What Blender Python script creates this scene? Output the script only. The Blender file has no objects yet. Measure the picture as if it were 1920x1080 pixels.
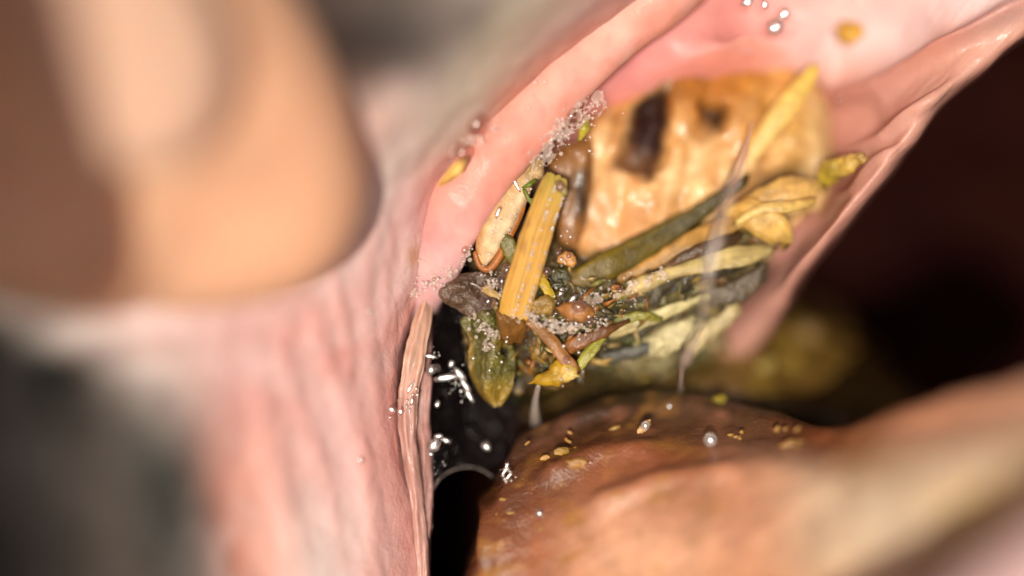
import bpy, math, random
import numpy as np
from mathutils import Vector

# ------------------------------------------------------------------ camera, sky, sun
S = 0.005            # metres per working unit (1 unit = 5 mm = 100 photo pixels in the plane of focus)
D = 40.0             # camera distance in units (0.2 m)
C = bpy.context.scene.collection
sc = bpy.context.scene

cam_d = bpy.data.cameras.new('camera')
cam = bpy.data.objects.new('camera', cam_d); C.objects.link(cam)
TILT = math.radians(50)  # the camera looks down into the mouth at this angle
RT = np.array([[1, 0, 0], [0, math.cos(TILT), math.sin(TILT)], [0, -math.sin(TILT), math.cos(TILT)]])   # picture axes -> world
cam.location = Vector(RT @ np.array([0, -D * S, 0])); cam.rotation_euler = (math.radians(90) - TILT, 0, 0)
cam_d.sensor_width = 36; cam_d.lens = 36 * D / 19.2
cam_d.clip_start = 0.01; cam_d.clip_end = 100
cam_d.dof.use_dof = True; cam_d.dof.focus_distance = D * S
cam_d.dof.aperture_fstop = (cam_d.lens / 1000) / (5.2 * S)
cam_d.dof.aperture_blades = 0
sc.camera = cam

SUN = Vector(RT @ np.array([-0.08, -0.95, -0.09])).normalized()      # towards the sun
el = math.asin(SUN.z); az = math.atan2(SUN.x, SUN.y)
w = bpy.data.worlds.new('World'); sc.world = w; w.use_nodes = True
nt = w.node_tree; nt.nodes.clear()
sky = nt.nodes.new('ShaderNodeTexSky'); sky.sky_type = 'NISHITA'; sky.sun_disc = False
sky.air_density = 0.7; sky.dust_density = 5.0; sky.ozone_density = 0.4
sky.sun_elevation = el; sky.sun_rotation = az
bg = nt.nodes.new('ShaderNodeBackground'); bg.inputs['Strength'].default_value = 0.055
wo = nt.nodes.new('ShaderNodeOutputWorld')
nt.links.new(sky.outputs[0], bg.inputs[0]); nt.links.new(bg.outputs[0], wo.inputs[0])
sun_d = bpy.data.lights.new('sun', 'SUN'); sun_d.energy = 4.6; sun_d.angle = math.radians(0.5)
sun_d.color = (1.0, 0.91, 0.79)
sun = bpy.data.objects.new('sun', sun_d); C.objects.link(sun)
sun.rotation_euler = SUN.to_track_quat('Z', 'Y').to_euler(); sun.location = SUN * 2
sc.view_settings.view_transform = 'Standard'; sc.view_settings.look = 'None'
sc.view_settings.exposure = -0.04; sc.view_settings.gamma = 1.0
sc.cycles.transparent_max_bounces = 40
sc.cycles.max_bounces = 10
sc.cycles.sample_clamp_indirect = 6
sc.cycles.use_denoising = True

rng = np.random.default_rng(7)
random.seed(7)

# ------------------------------------------------------------------ maths helpers
def lin(c):
    c = np.asarray(c, float) / 255.0
    return np.where(c <= 0.04045, c / 12.92, ((c + 0.055) / 1.055) ** 2.4)
ALB = 0.80
def col(c):                     # a colour as seen in full sun -> base colour
    return lin(c) * ALB

def U(p):                       # (photo px, photo py, height towards the camera in units) -> units
    p = np.asarray(p, float)
    k = (D - p[..., 2]) / D
    return np.stack([(p[..., 0] - 960) / 100 * k, -p[..., 2], (540 - p[..., 1]) / 100 * k], -1)

_perm = rng.permutation(256)
_grad = rng.normal(size=(256, 3)); _grad /= np.linalg.norm(_grad, axis=1)[:, None]
def noise(p):
    p = np.asarray(p, float); i = np.floor(p).astype(int); f = p - i
    u = f * f * f * (f * (f * 6 - 15) + 10)
    def g(dx, dy, dz):
        h = _perm[(_perm[(_perm[(i[..., 0] + dx) & 255] + i[..., 1] + dy) & 255] + i[..., 2] + dz) & 255]
        return (_grad[h] * (f - np.array([dx, dy, dz]))).sum(-1)
    def L(a, b, t): return a + (b - a) * t
    x0 = L(L(g(0,0,0), g(1,0,0), u[...,0]), L(g(0,1,0), g(1,1,0), u[...,0]), u[...,1])
    x1 = L(L(g(0,0,1), g(1,0,1), u[...,0]), L(g(0,1,1), g(1,1,1), u[...,0]), u[...,1])
    return L(x0, x1, u[..., 2]) * 1.6
def fbm(p, o=3):
    s = 0; a = 1.0; q = np.asarray(p, float)
    for k in range(o):
        s = s + a * noise(q); a *= 0.5; q = q * 2.03 + 11.3
    return s

def crom(P, n):                 # Catmull-Rom along axis 0 to n samples
    P = np.asarray(P, float); m = len(P)
    if m == 2:
        t = np.linspace(0, 1, n).reshape((-1,) + (1,) * (P.ndim - 1))
        return P[0] * (1 - t) + P[1] * t
    t = np.linspace(0, m - 1, n); i = np.minimum(t.astype(int), m - 2)
    f = (t - i).reshape((-1,) + (1,) * (P.ndim - 1))
    a = P[np.maximum(i - 1, 0)]; b = P[i]; c = P[i + 1]; d = P[np.minimum(i + 2, m - 1)]
    return 0.5 * (2*b + (c - a) * f + (2*a - 5*b + 4*c - d) * f**2 + (3*b - a - 3*c + d) * f**3)

def seg_dist(x, y, pts):        # distance in px to a polyline, and position along it 0..1
    best = np.full(np.shape(x), 1e9); along = np.zeros(np.shape(x)); n = len(pts) - 1
    for k in range(n):
        ax, ay = pts[k]; bx, by = pts[k + 1]; dx, dy = bx - ax, by - ay
        t = np.clip(((x - ax) * dx + (y - ay) * dy) / (dx*dx + dy*dy + 1e-9), 0, 1)
        d = np.hypot(x - ax - t * dx, y - ay - t * dy)
        m = d < best; best = np.where(m, d, best); along = np.where(m, (k + t) / n, along)
    return best, along
def inside(x, y, poly):
    r = np.zeros(np.shape(x), bool); n = len(poly)
    for k in range(n):
        (ax, ay), (bx, by) = poly[k], poly[(k + 1) % n]
        c = ((ay > y) != (by > y)) & (x < (bx - ax) * (y - ay) / ((by - ay) + 1e-9) + ax)
        r ^= c
    return r
def patch(x, y, poly, soft, wob=0.0, seed=0.0):     # soft-edged mask of a polygon
    if wob:
        q = np.stack([x / 40 + seed, y / 40, np.zeros_like(x)], -1)
        x = x + wob * fbm(q, 2); y = y + wob * fbm(q + 31.7, 2)
    d, _ = seg_dist(x, y, list(poly) + [poly[0]])
    d = np.where(inside(x, y, poly), d, -d)
    return np.clip(d / soft * 0.5 + 0.5, 0, 1)
def mix(c, new, m):
    return c + (col(new) - c) * m[..., None]
def crease(x, y, pts, wd, depth, ends=0.15):
    d, t = seg_dist(x, y, pts)
    fade = np.clip(np.minimum(t, 1 - t) / ends, 0, 1)
    return -depth * np.exp(-(d / wd) ** 2) * fade

# ------------------------------------------------------------------ materials
MATS = {}
def surf_mat(name, rough=.4, sss=0.0, spec=.5, coat=0.0, coat_rough=.12, bump=((2.0, .2),), vary=.15, vscale=1.5, stretch=None, sss_r=(1, .35, .2), sss_s=.35):
    m = bpy.data.materials.new(name); m.use_nodes = True
    n = m.node_tree.nodes; l = m.node_tree.links
    p = n['Principled BSDF']
    at = n.new('ShaderNodeAttribute'); at.attribute_name = 'col'
    tc = n.new('ShaderNodeTexCoord'); mp = n.new('ShaderNodeMapping')
    k = 1 / S; mp.inputs['Scale'].default_value = (k, k, k) if not stretch else tuple(k * s for s in stretch)
    l.new(tc.outputs['Object'], mp.inputs[0])
    nz = n.new('ShaderNodeTexNoise'); nz.inputs['Scale'].default_value = vscale; nz.inputs['Detail'].default_value = 6
    l.new(mp.outputs[0], nz.inputs['Vector'])
    mr = n.new('ShaderNodeMapRange'); mr.inputs['From Min'].default_value = .25; mr.inputs['From Max'].default_value = .75
    mr.inputs['To Min'].default_value = 1 - vary; mr.inputs['To Max'].default_value = 1 + vary
    l.new(nz.outputs[0], mr.inputs[0])
    mx = n.new('ShaderNodeVectorMath'); mx.operation = 'SCALE'
    l.new(at.outputs['Color'], mx.inputs[0]); l.new(mr.outputs[0], mx.inputs['Scale'])
    l.new(mx.outputs[0], p.inputs['Base Color'])
    p.inputs['Roughness'].default_value = rough
    p.inputs['Specular IOR Level'].default_value = spec
    p.inputs['Coat Weight'].default_value = coat; p.inputs['Coat Roughness'].default_value = coat_rough
    if sss:
        p.inputs['Subsurface Weight'].default_value = sss
        p.inputs['Subsurface Radius'].default_value = sss_r; p.inputs['Subsurface Scale'].default_value = sss_s * S
    prev = None
    for scl, st in bump:
        b = n.new('ShaderNodeTexNoise'); b.inputs['Scale'].default_value = scl; b.inputs['Detail'].default_value = 4
        l.new(mp.outputs[0], b.inputs['Vector'])
        bp = n.new('ShaderNodeBump'); bp.inputs['Strength'].default_value = st; bp.inputs['Distance'].default_value = .3 * S / scl ** .5
        l.new(b.outputs[0], bp.inputs['Height'])
        if prev: l.new(prev.outputs[0], bp.inputs['Normal'])
        prev = bp
    if prev:
        l.new(prev.outputs[0], p.inputs['Normal']); l.new(prev.outputs[0], p.inputs['Coat Normal'])
    return m

def clear_mat(name, tint=(1, 1, 1), rim=.5, base=.06, power=3.0, rough=.18, body=0.0, body_col=(.8, .75, .72), bump=None, graze=.6):
    m = bpy.data.materials.new(name); m.use_nodes = True
    n = m.node_tree.nodes; l = m.node_tree.links; n.clear()
    out = n.new('ShaderNodeOutputMaterial')
    tr = n.new('ShaderNodeBsdfTransparent'); tr.inputs[0].default_value = (*tint, 1)
    gl = n.new('ShaderNodeBsdfAnisotropic'); gl.inputs['Roughness'].default_value = rough; gl.inputs[0].default_value = (1, 1, 1, 1)
    df = n.new('ShaderNodeBsdfDiffuse'); df.inputs[0].default_value = (*body_col, 1)
    lw = n.new('ShaderNodeLayerWeight'); lw.inputs['Blend'].default_value = .5
    pw = n.new('ShaderNodeMath'); pw.operation = 'POWER'; pw.inputs[1].default_value = power
    l.new(lw.outputs['Facing'], pw.inputs[0])
    m1 = n.new('ShaderNodeMapRange'); m1.inputs['To Min'].default_value = body; m1.inputs['To Max'].default_value = min(1, body + rim)
    l.new(pw.outputs[0], m1.inputs[0])
    a = n.new('ShaderNodeMixShader'); l.new(m1.outputs[0], a.inputs[0]); l.new(tr.outputs[0], a.inputs[1]); l.new(df.outputs[0], a.inputs[2])
    m2 = n.new('ShaderNodeMapRange'); m2.inputs['To Min'].default_value = base; m2.inputs['To Max'].default_value = graze
    l.new(pw.outputs[0], m2.inputs[0])
    b = n.new('ShaderNodeMixShader'); l.new(m2.outputs[0], b.inputs[0]); l.new(a.outputs[0], b.inputs[1]); l.new(gl.outputs[0], b.inputs[2])
    l.new(b.outputs[0], out.inputs[0])
    if bump:
        tc = n.new('ShaderNodeTexCoord'); b_ = n.new('ShaderNodeTexNoise'); b_.inputs['Scale'].default_value = bump[0] / S; b_.inputs['Detail'].default_value = 3
        l.new(tc.outputs['Object'], b_.inputs['Vector'])
        bp = n.new('ShaderNodeBump'); bp.inputs['Strength'].default_value = bump[1]; bp.inputs['Distance'].default_value = .3 * S
        l.new(b_.outputs[0], bp.inputs['Height']); l.new(bp.outputs[0], gl.inputs['Normal'])
    return m

M_MUZ = surf_mat('muzzle_skin', rough=.55, sss=.35, spec=.25, coat=.05, coat_rough=.2, bump=((3, .25), (14, .25)), vary=.08, vscale=1.2)
M_GUM = surf_mat('wet_gum', rough=.55, sss=.4, coat=.06, coat_rough=.12, spec=.25, bump=((3, .05), (16, .1)), vary=.1, vscale=2.2)
M_PAL = surf_mat('palate_skin', rough=.5, sss=.3, spec=.3, coat=.14, coat_rough=.16, bump=((2, .12), (12, .15)), vary=.08, vscale=1.5)
M_TON = surf_mat('tongue_skin', rough=.42, sss=.25, spec=.4, coat=.45, coat_rough=.13, bump=((4, .12), (16, .35), (40, .2)), vary=.25, vscale=1.6)
M_TOO = surf_mat('stained_enamel', rough=.5, sss=.15, spec=.35, coat=.25, coat_rough=.14, bump=((2, .15), (9, .15)), vary=.2, vscale=2.2)
M_CAV = surf_mat('mouth_lining', rough=.9, spec=0, bump=((1, .4),), vary=.4, vscale=.8)
M_HAY = surf_mat('wet_hay', rough=.45, sss=.15, spec=.35, coat=.2, coat_rough=.15, bump=((9, .2), (30, .25)), vary=.25, vscale=5)
M_STK = surf_mat('straw_skin', rough=.55, sss=.2, spec=.3, coat=.06, coat_rough=.15, bump=((12, .1), (40, .2)), vary=.08, vscale=4)
M_PUL = surf_mat('chewed_pulp', rough=.35, coat=.6, coat_rough=.14, bump=((5, .7), (18, .6)), vary=.4, vscale=5)
M_SKN = surf_mat('human_skin', rough=.5, sss=.8, sss_s=1.0, sss_r=(1, .42, .22), bump=((1.2, .2), (12, .15)), vary=.16, vscale=.55)
M_NAI = surf_mat('nail', rough=.3, sss=.6, sss_s=.8, bump=((2, .05),), vary=.04)
M_BUB = clear_mat('bubble_film', tint=(.86, .76, .72), rim=.5, base=.06, power=3.2, rough=.17, body=.02, body_col=(.8, .68, .62))
M_FOA = clear_mat('foam_film', rim=.6, base=.04, power=1.6, rough=.2, body=.16, body_col=(.86, .74, .64))
M_LAC = clear_mat('foam_lace', rim=.3, base=.06, power=1.5, rough=.2, body=.30, body_col=(.8, .64, .54), graze=.3, bump=(9, .5))
M_DRO = clear_mat('saliva_drop', rim=.1, base=.4, power=3.0, rough=.27, body=.03, tint=(.97, .95, .92))
M_FIL = clear_mat('saliva_film', rim=.04, base=.012, power=2.5, rough=.09, body=.008, body_col=(.3, .24, .24), tint=(.6, .56, .56), bump=(4, .9), graze=.04)
M_COA = clear_mat('saliva_coat', rim=.1, base=.06, power=2, rough=.14, body=.035, body_col=(.5, .4, .24), tint=(.95, .92, .84), graze=.2, bump=(6, .6))
M_STR = clear_mat('saliva_strand', rim=.3, base=.05, power=1.6, rough=.3, body=.2, body_col=(.66, .54, .46))

# ------------------------------------------------------------------ mesh helpers
def link(name, verts, faces, mat, parent=None, cols=None, smooth=True, centre=None):
    """verts in units -> one mesh object with its origin at its middle."""
    V = np.asarray(verts, float) @ RT.T * S
    c = V.mean(0) if centre is None else np.asarray(centre, float)
    me = bpy.data.meshes.new(name)
    me.from_pydata((V - c).tolist(), [], faces if isinstance(faces, list) else faces.tolist())
    if smooth: me.polygons.foreach_set('use_smooth', [True] * len(me.polygons))
    if cols is not None:
        a = me.attributes.new('col', 'FLOAT_COLOR', 'POINT')
        k = np.ones((len(V), 4), np.float32); k[:, :3] = np.clip(cols, 0.003, .95)
        a.data.foreach_set('color', k.ravel())
    me.materials.append(mat)
    o = bpy.data.objects.new(name, me); C.objects.link(o)
    if parent is not None:
        o.parent = parent; o.location = Vector(c) - parent.location
    else:
        o.location = Vector(c)
    return o
def tag(o, label=None, cat=None, group=None, kind=None):
    if label: o['label'] = label
    if cat: o['category'] = cat
    if group: o['group'] = group
    if kind: o['kind'] = kind
    return o
def thing(name, label, cat, p, group=None):
    o = bpy.data.objects.new(name, None); C.objects.link(o); o.empty_display_size = .005
    o.location = Vector(RT @ U(p) * S)
    return tag(o, label, cat, group)

def grid_faces(nv, nu, wrap=False):
    r = np.arange(nv - 1)[:, None]; nn = nu if wrap else nu - 1; c = np.arange(nn)[None]
    a = r * nu + c; b = r * nu + (c + 1) % nu
    return np.stack([a, a + nu, b + nu, b], -1).reshape(-1, 4)
def grid_normals(P):
    du = np.gradient(P, axis=1); dv = np.gradient(P, axis=0)
    n = np.cross(du, dv); n /= np.linalg.norm(n, axis=-1, keepdims=True) + 1e-9
    return n
def sheet(name, ctrl, nv, nu, mat, parent, detail=None, paint=None, cut=None, flip=1):
    """A smooth surface through a grid of (px, py, h, (r,g,b)) control points."""
    A = np.array([[(x, y, h, *col(c)) for x, y, h, c in row] for row in ctrl], float)
    A = crom(A, nv); A = np.swapaxes(crom(np.swapaxes(A, 0, 1), nu), 0, 1)
    x, y = A[..., 0], A[..., 1]; c = np.clip(A[..., 3:6], .003, .95)
    P = U(A[..., :3])
    if detail is not None:
        n = grid_normals(P) * flip
        P = P + n * detail(x, y, P)[..., None]
    if paint is not None: c = paint(c, x, y, P)
    f = grid_faces(nv, nu)
    if cut is not None:
        cx = x.ravel()[f].mean(1); cy = y.ravel()[f].mean(1); f = f[~cut(cx, cy)]
    return link(name, P.reshape(-1, 3), f, mat, parent, c.reshape(-1, 3))

def loft_geo(path, n_len, n_ang, sq=2.0, ribs=0, rib=0.0, tilt=0.0, lump=0.0, lump_s=2.0, cap=.35, seed=0.0, rag=0.0, twist=0.0):
    """path: (px, py, h, half width px, half thickness px). Returns verts, faces, t, angle."""
    A = np.array(path, float); A = crom(A, n_len)
    k = (D - A[:, 2]) / D; P = U(A[:, :3]); wd = A[:, 3] / 100 * k; th = A[:, 4] / 100 * k
    T = np.gradient(P, axis=0); T /= np.linalg.norm(T, axis=1)[:, None] + 1e-9
    N0 = np.array([0, -1.0, 0]); N = N0 - T * (T @ N0)[:, None]; N /= np.linalg.norm(N, axis=1)[:, None] + 1e-9
    B = np.cross(T, N)
    g = np.linspace(0, 1, n_len)
    if tilt or twist:
        ct = np.cos(tilt + twist * g)[:, None]; st_ = np.sin(tilt + twist * g)[:, None]
        N, B = N * ct + B * st_, B * ct - N * st_
    if cap > 0:                           # rounded ends
        L = np.linalg.norm(np.diff(P, axis=0), axis=1).sum(); e = np.clip(cap * wd.mean() / (L + 1e-9) * 2, .01, .45)
        q = np.clip(np.minimum(g, 1 - g) / e, 0, 1); r = np.sqrt(np.clip(1 - (1 - q) ** 2, .0004, 1))
        wd = wd * r; th = th * r
    a = np.linspace(0, 2 * np.pi, n_ang, endpoint=False)
    ca, sa = np.cos(a), np.sin(a)
    cx = np.sign(ca) * np.abs(ca) ** (2 / sq); cy = np.sign(sa) * np.abs(sa) ** (2 / sq)
    m = np.ones(n_ang)
    if ribs: m = 1 + rib * np.sign(np.cos(a * ribs)) * np.abs(np.cos(a * ribs)) ** .7
    V = P[:, None] + B[:, None] * (wd[:, None] * cx[None] * m)[..., None] + N[:, None] * (th[:, None] * cy[None] * m)[..., None]
    if lump:
        nn = (V - P[:, None]); nn /= np.linalg.norm(nn, axis=-1, keepdims=True) + 1e-9
        V = V + nn * (lump * fbm(V * lump_s + seed, 3))[..., None]
    if rag:
        rn = fbm(np.stack([np.cos(a) * 4 + seed, np.sin(a) * 1.0, 0 * a], -1), 3)[None] ; rn2 = fbm(np.stack([np.cos(a) * 4 + seed, np.sin(a) * 1.0, 0 * a + 9], -1), 3)[None]
        e0 = np.clip(1 - g / .3, 0, 1)[:, None]; e1 = np.clip(1 - (1 - g) / .3, 0, 1)[:, None]
        V = V + T[:, None] * (rag * wd.mean() * (rn * e0 + rn2 * e1))[..., None]
    f = grid_faces(n_len, n_ang, True).tolist()
    f.append(list(range(n_ang))); f.append(list(range((n_len - 1) * n_ang, n_len * n_ang))[::-1])
    return V.reshape(-1, 3), f, np.repeat(g, n_ang), np.tile(a, n_len)
def loft(name, path, mat, parent=None, c0=(200, 160, 80), c1=None, n_len=28, n_ang=16, stripe=0.0, stripes=9, cvar=.25, **kw):
    V, f, t, a = loft_geo(path, n_len, n_ang, **kw)
    c = col(c0)[None] * (1 - t[:, None]) + col(c1 if c1 is not None else c0)[None] * t[:, None]
    c = c * (1 + cvar * fbm(V * 2.2 + kw.get('seed', 0), 3))[:, None]
    if stripe: c = c * (1 + stripe * fbm(np.stack([np.cos(a) * stripes + kw.get('seed', 0), np.sin(a) * 2, t * 1.3], -1), 3))[:, None]
    return link(name, V, f, mat, parent, c)

def star(name, poly, hfn, front, back, mat, parent=None, c0=(200, 160, 80), paint=None, detail=None, nr=14, na=64, pw=4.0, smooth_poly=True, wob=0.0, seed=0.0, cvar=.2, cen=None):
    """A solid whose outline is a star-shaped polygon in the picture plane, bulging front and back."""
    Q = np.array(poly, float); cx, cy = Q.mean(0) if cen is None else cen
    Qc = np.vstack([Q, Q[:1]])
    if smooth_poly:
        R = np.vstack([Q[-1:], Q, Q[:2]]); m = len(Q); n_ = na
        t = np.linspace(1, m + 1, n_, endpoint=False); i = t.astype(int); f = (t - i)[:, None]
        a_, b_, c_, d_ = R[i - 1], R[i], R[np.minimum(i + 1, len(R) - 1)], R[np.minimum(i + 2, len(R) - 1)]
        O = 0.5 * (2*b_ + (c_ - a_) * f + (2*a_ - 5*b_ + 4*c_ - d_) * f**2 + (3*b_ - a_ - 3*c_ + d_) * f**3)
    else:
        t = np.linspace(0, len(Q), na, endpoint=False); i = t.astype(int); f = (t - i)[:, None]
        O = Qc[i] * (1 - f) + Qc[i + 1] * f
    if wob:
        q = np.stack([O[:, 0] / 18 + seed, O[:, 1] / 18, np.zeros(na)], -1)
        O = O + wob * np.stack([fbm(q, 2), fbm(q + 17, 2)], -1)
    rr = np.sin(np.linspace(.5 / nr, 1, nr) * np.pi / 2)
    out = []
    for side in (1, -1):
        rs = rr if side == 1 else rr[:-1][::-1]
        for r in rs:
            x = cx + r * (O[:, 0] - cx); y = cy + r * (O[:, 1] - cy)
            out.append(np.stack([x, y, hfn(x, y) + (front if side == 1 else -back) * np.sqrt(max(0, 1 - r ** pw))], -1))
    A = np.array(out); x, y = A[..., 0], A[..., 1]
    P = U(A)
    if detail is not None: P[..., 1] -= detail(x, y, P)
    c = np.broadcast_to(col(c0), P.shape) * (1 + cvar * fbm(P * 1.8 + seed, 3))[..., None]
    if paint is not None: c = paint(c, x, y, P)
    f = grid_faces(len(out), na, True).tolist()
    f.append(list(range(na))); f.append(list(range((len(out) - 1) * na, len(out) * na))[::-1])
    return link(name, P.reshape(-1, 3), f, mat, parent, c.reshape(-1, 3))

def sphere_geo(nl, ns):
    v = [(0, 0, 1.0)]
    for i in range(1, nl):
        p = math.pi * i / nl
        for j in range(ns):
            q = 2 * math.pi * j / ns; v.append((math.sin(p) * math.cos(q), math.sin(p) * math.sin(q), math.cos(p)))
    v.append((0, 0, -1.0)); f = []
    for j in range(ns): f.append([0, 1 + j, 1 + (j + 1) % ns])
    for i in range(nl - 2):
        for j in range(ns):
            a = 1 + i * ns + j; b = 1 + i * ns + (j + 1) % ns; f.append([a, a + ns, b + ns, b])
    e = 1 + (nl - 2) * ns
    for j in range(ns): f.append([len(v) - 1, e + (j + 1) % ns, e + j])
    return np.array(v), f
def blob(name, p, r, mat, parent=None, rot=0.0, c0=(200, 160, 80), lump=.25, ls=1.2, seed=0.0, cvar=.25, res=(20, 28), paint=None):
    """lumpy ellipsoid; p photo px,py,h; r half sizes in px (across, up, deep); rot in picture plane."""
    v, f = sphere_geo(*res); k = (D - p[2]) / D
    v = v * (1 + lump * fbm(v * ls + seed, 3))[:, None]
    q = np.stack([v[:, 0] * r[0], v[:, 1] * r[2], v[:, 2] * r[1]], -1) / 100 * k
    ca, sa = math.cos(rot), math.sin(rot)
    q = np.stack([q[:, 0] * ca - q[:, 2] * sa, q[:, 1], q[:, 0] * sa + q[:, 2] * ca], -1) + U(p)
    c = np.broadcast_to(col(c0), q.shape) * (1 + cvar * fbm(q * 2 + seed, 3))[:, None]
    return link(name, q, f, mat, parent, c)
def many(name, items, mat, res=(7, 10), squash=1.0):     # an item may add: stretch, turn
    """items: (px, py, h, r px) -> one mesh of many small beads."""
    v, f = sphere_geo(*res); f0 = f; V = []; F = []
    for i, it in enumerate(items):
        x, y, h, r = it[:4]; k = (D - h) / D; q = v * np.array([1, squash, 1])
        if len(it) > 4:
            q = q * np.array([it[4], .6, 1]) * (1 + .35 * fbm(v * 1.6 + i * 3.3, 2))[:, None]; ca, sa = math.cos(it[5]), math.sin(it[5])
            q = np.stack([q[:, 0] * ca - q[:, 2] * sa, q[:, 1], q[:, 0] * sa + q[:, 2] * ca], -1)
        q = q * r / 100 * k + U((x, y, h)); V.append(q)
        o = i * len(v); F += [[a + o for a in g] for g in f0]
    return link(name, np.vstack(V), F, mat, None, None)

# ------------------------------------------------------------------ the horse's mouth
G=(112,102,95); DG=(58,52,50); BK=(27,23,21); LG=(160,148,140); CR=(222,206,186); PK=(238,180,172); PP=(241,200,194)
SAL=(238,162,142); WH=(240,218,212); BR=(150,118,108)
horse = thing('horse', 'horse mouth held open, grey and pink lips around a brown stained tooth', 'horse', (960, 700, -4))

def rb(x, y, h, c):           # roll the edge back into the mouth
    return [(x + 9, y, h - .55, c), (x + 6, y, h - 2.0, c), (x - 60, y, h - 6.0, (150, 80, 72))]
rows = [
 [(-700,-500,8.5,G),(-200,-500,8.5,G),(250,-500,8,G),(550,-480,7.2,G),(800,-450,6.5,LG),(1000,-430,5.6,CR),(1250,-400,4,SAL),(1440,-380,2.4,PK)] + rb(1520,-370,.8,PK),
 [(-700,-150,7.5,G),(-200,-150,7.4,G),(250,-150,6.9,DG),(520,-130,6.2,G),(760,-110,5.4,G),(950,-100,4.6,CR),(1150,-90,2.6,(222,178,168)),(1300,-80,1.2,SAL)] + rb(1380,-75,.1,PK),
 [(-700,0,7,G),(-200,0,6.8,G),(300,0,6.2,DG),(560,0,5.6,DG),(740,0,4.9,G),(900,0,4.2,LG),(1020,0,3.1,CR),(1130,0,1.5,(218,170,162))] + rb(1215,0,.2,SAL),
 [(-700,110,6.5,G),(-200,110,6,G),(350,110,5.2,DG),(600,110,4.8,DG),(730,110,4.2,(104,94,90)),(830,110,3.4,LG),(920,110,2.4,CR),(1000,110,1.2,(224,184,170))] + rb(1075,112,.1,SAL),
 [(-700,210,6.4,G),(-200,210,5.6,G),(350,210,4.2,BR),(600,210,3.6,(196,160,148)),(720,210,3.4,(230,198,186)),(800,210,2.7,(234,214,202)),(860,215,1.8,CR),(905,218,.9,(226,190,172))] + rb(945,222,.0,SAL),
 [(-700,350,6.6,BK),(-200,350,5.6,G),(300,350,3.8,PP),(520,350,3.0,PP),(640,350,2.5,PP),(710,350,1.8,WH),(760,350,1.2,PP),(802,350,.7,PK)] + rb(835,350,.1,PK),
 [(-700,500,7.0,BK),(-200,500,5.8,(150,138,131)),(200,500,4.2,WH),(430,500,3.0,PK),(580,500,2.1,PP),(680,500,1.3,PP),(735,500,.7,PP),(772,500,.2,PP)] + rb(792,500,-.15,PK),
 [(-700,620,7.2,BK),(-200,620,6.0,BK),(20,620,5.1,(92,84,78)),(190,620,4.3,(230,212,206)),(420,620,2.9,(238,196,190)),(570,620,1.8,PK),(680,620,.8,PP),(735,620,.2,PK)] + rb(758,620,-.15,PK),
 [(-700,680,7.2,BK),(-200,680,6.1,BK),(20,680,5.2,(38,34,31)),(135,680,4.8,(84,77,71)),(280,680,3.9,(222,203,196)),(450,680,2.7,(238,192,186)),(610,680,1.5,PK),(700,680,.6,PP)] + rb(745,680,-.1,PK),
 [(-700,740,7.3,BK),(-200,740,6.2,BK),(0,740,5.4,(38,33,31)),(165,740,4.6,(74,68,63)),(320,740,3.6,(190,172,165)),(480,740,2.4,PK),(640,740,1.1,PP),(715,740,.3,PK)] + rb(740,740,-.1,PK),
 [(-700,880,7.4,BK),(-200,880,6.4,BK),(0,880,5.6,(36,32,30)),(190,880,4.6,(82,75,70)),(345,880,3.5,(104,94,88)),(450,880,2.6,(238,178,164)),(620,880,1.2,PP),(715,880,.4,PK)] + rb(752,880,-.1,PK),
 [(-700,1060,7.5,BK),(-200,1060,6.6,BK),(30,1060,5.6,BK),(220,1060,4.4,(88,80,74)),(380,1060,3.2,(120,106,100)),(470,1060,2.4,(236,170,152)),(610,1060,1.4,WH),(720,1060,.5,PK)] + rb(782,1060,-.1,(222,172,164)),
 [(-700,1400,7.8,BK),(-200,1400,6.9,BK),(60,1400,5.8,BK),(250,1400,4.6,G),(400,1400,3.4,G),(500,1400,2.6,(236,170,152)),(640,1400,1.6,WH),(740,1400,.6,PK)] + rb(800,1400,-.1,PK),
]
CREASES = [([(478,690),(492,800),(512,900),(548,1000),(570,1140)],24,.34),([(522,620),(545,720),(585,830),(620,930),(640,1060)],15,.26),
 ([(575,560),(600,650),(640,740),(668,830),(698,940),(706,1140)],14,.32),([(620,500),(645,600),(662,700)],12,.22),
 ([(640,660),(672,780),(690,870)],11,.20),([(700,430),(684,540),(690,650),(712,770),(738,890),(760,1020)],13,.30),
 ([(742,420),(722,540),(722,640),(736,720)],8,.18),([(742,560),(736,660),(728,740),(742,850)],6,.16),([(668,250),(700,330),(690,420)],14,.12),([(730,240),(740,320),(700,460)],12,.16),([(790,260),(770,350),(745,440)],10,.12),
 ([(765,880),(772,960),(788,1060)],6,.14)]
def muz_detail(x, y, P):
    d = 0
    for pts, wd, dp in CREASES: d = d + crease(x, y, pts, wd * 1.3, dp * .17)
    pink = np.clip((x - 420) / 150, 0, 1) * np.clip((y - 420) / 120, 0, 1)
    q = np.stack([(x - .18 * y) / 26, y / 260, np.zeros_like(x)], -1)
    d = d + pink * .012 * fbm(q, 2) + .04 * fbm(P * .9, 3)
    return np.where(np.abs(P[..., 1]) < 8, d, 0)
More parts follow.
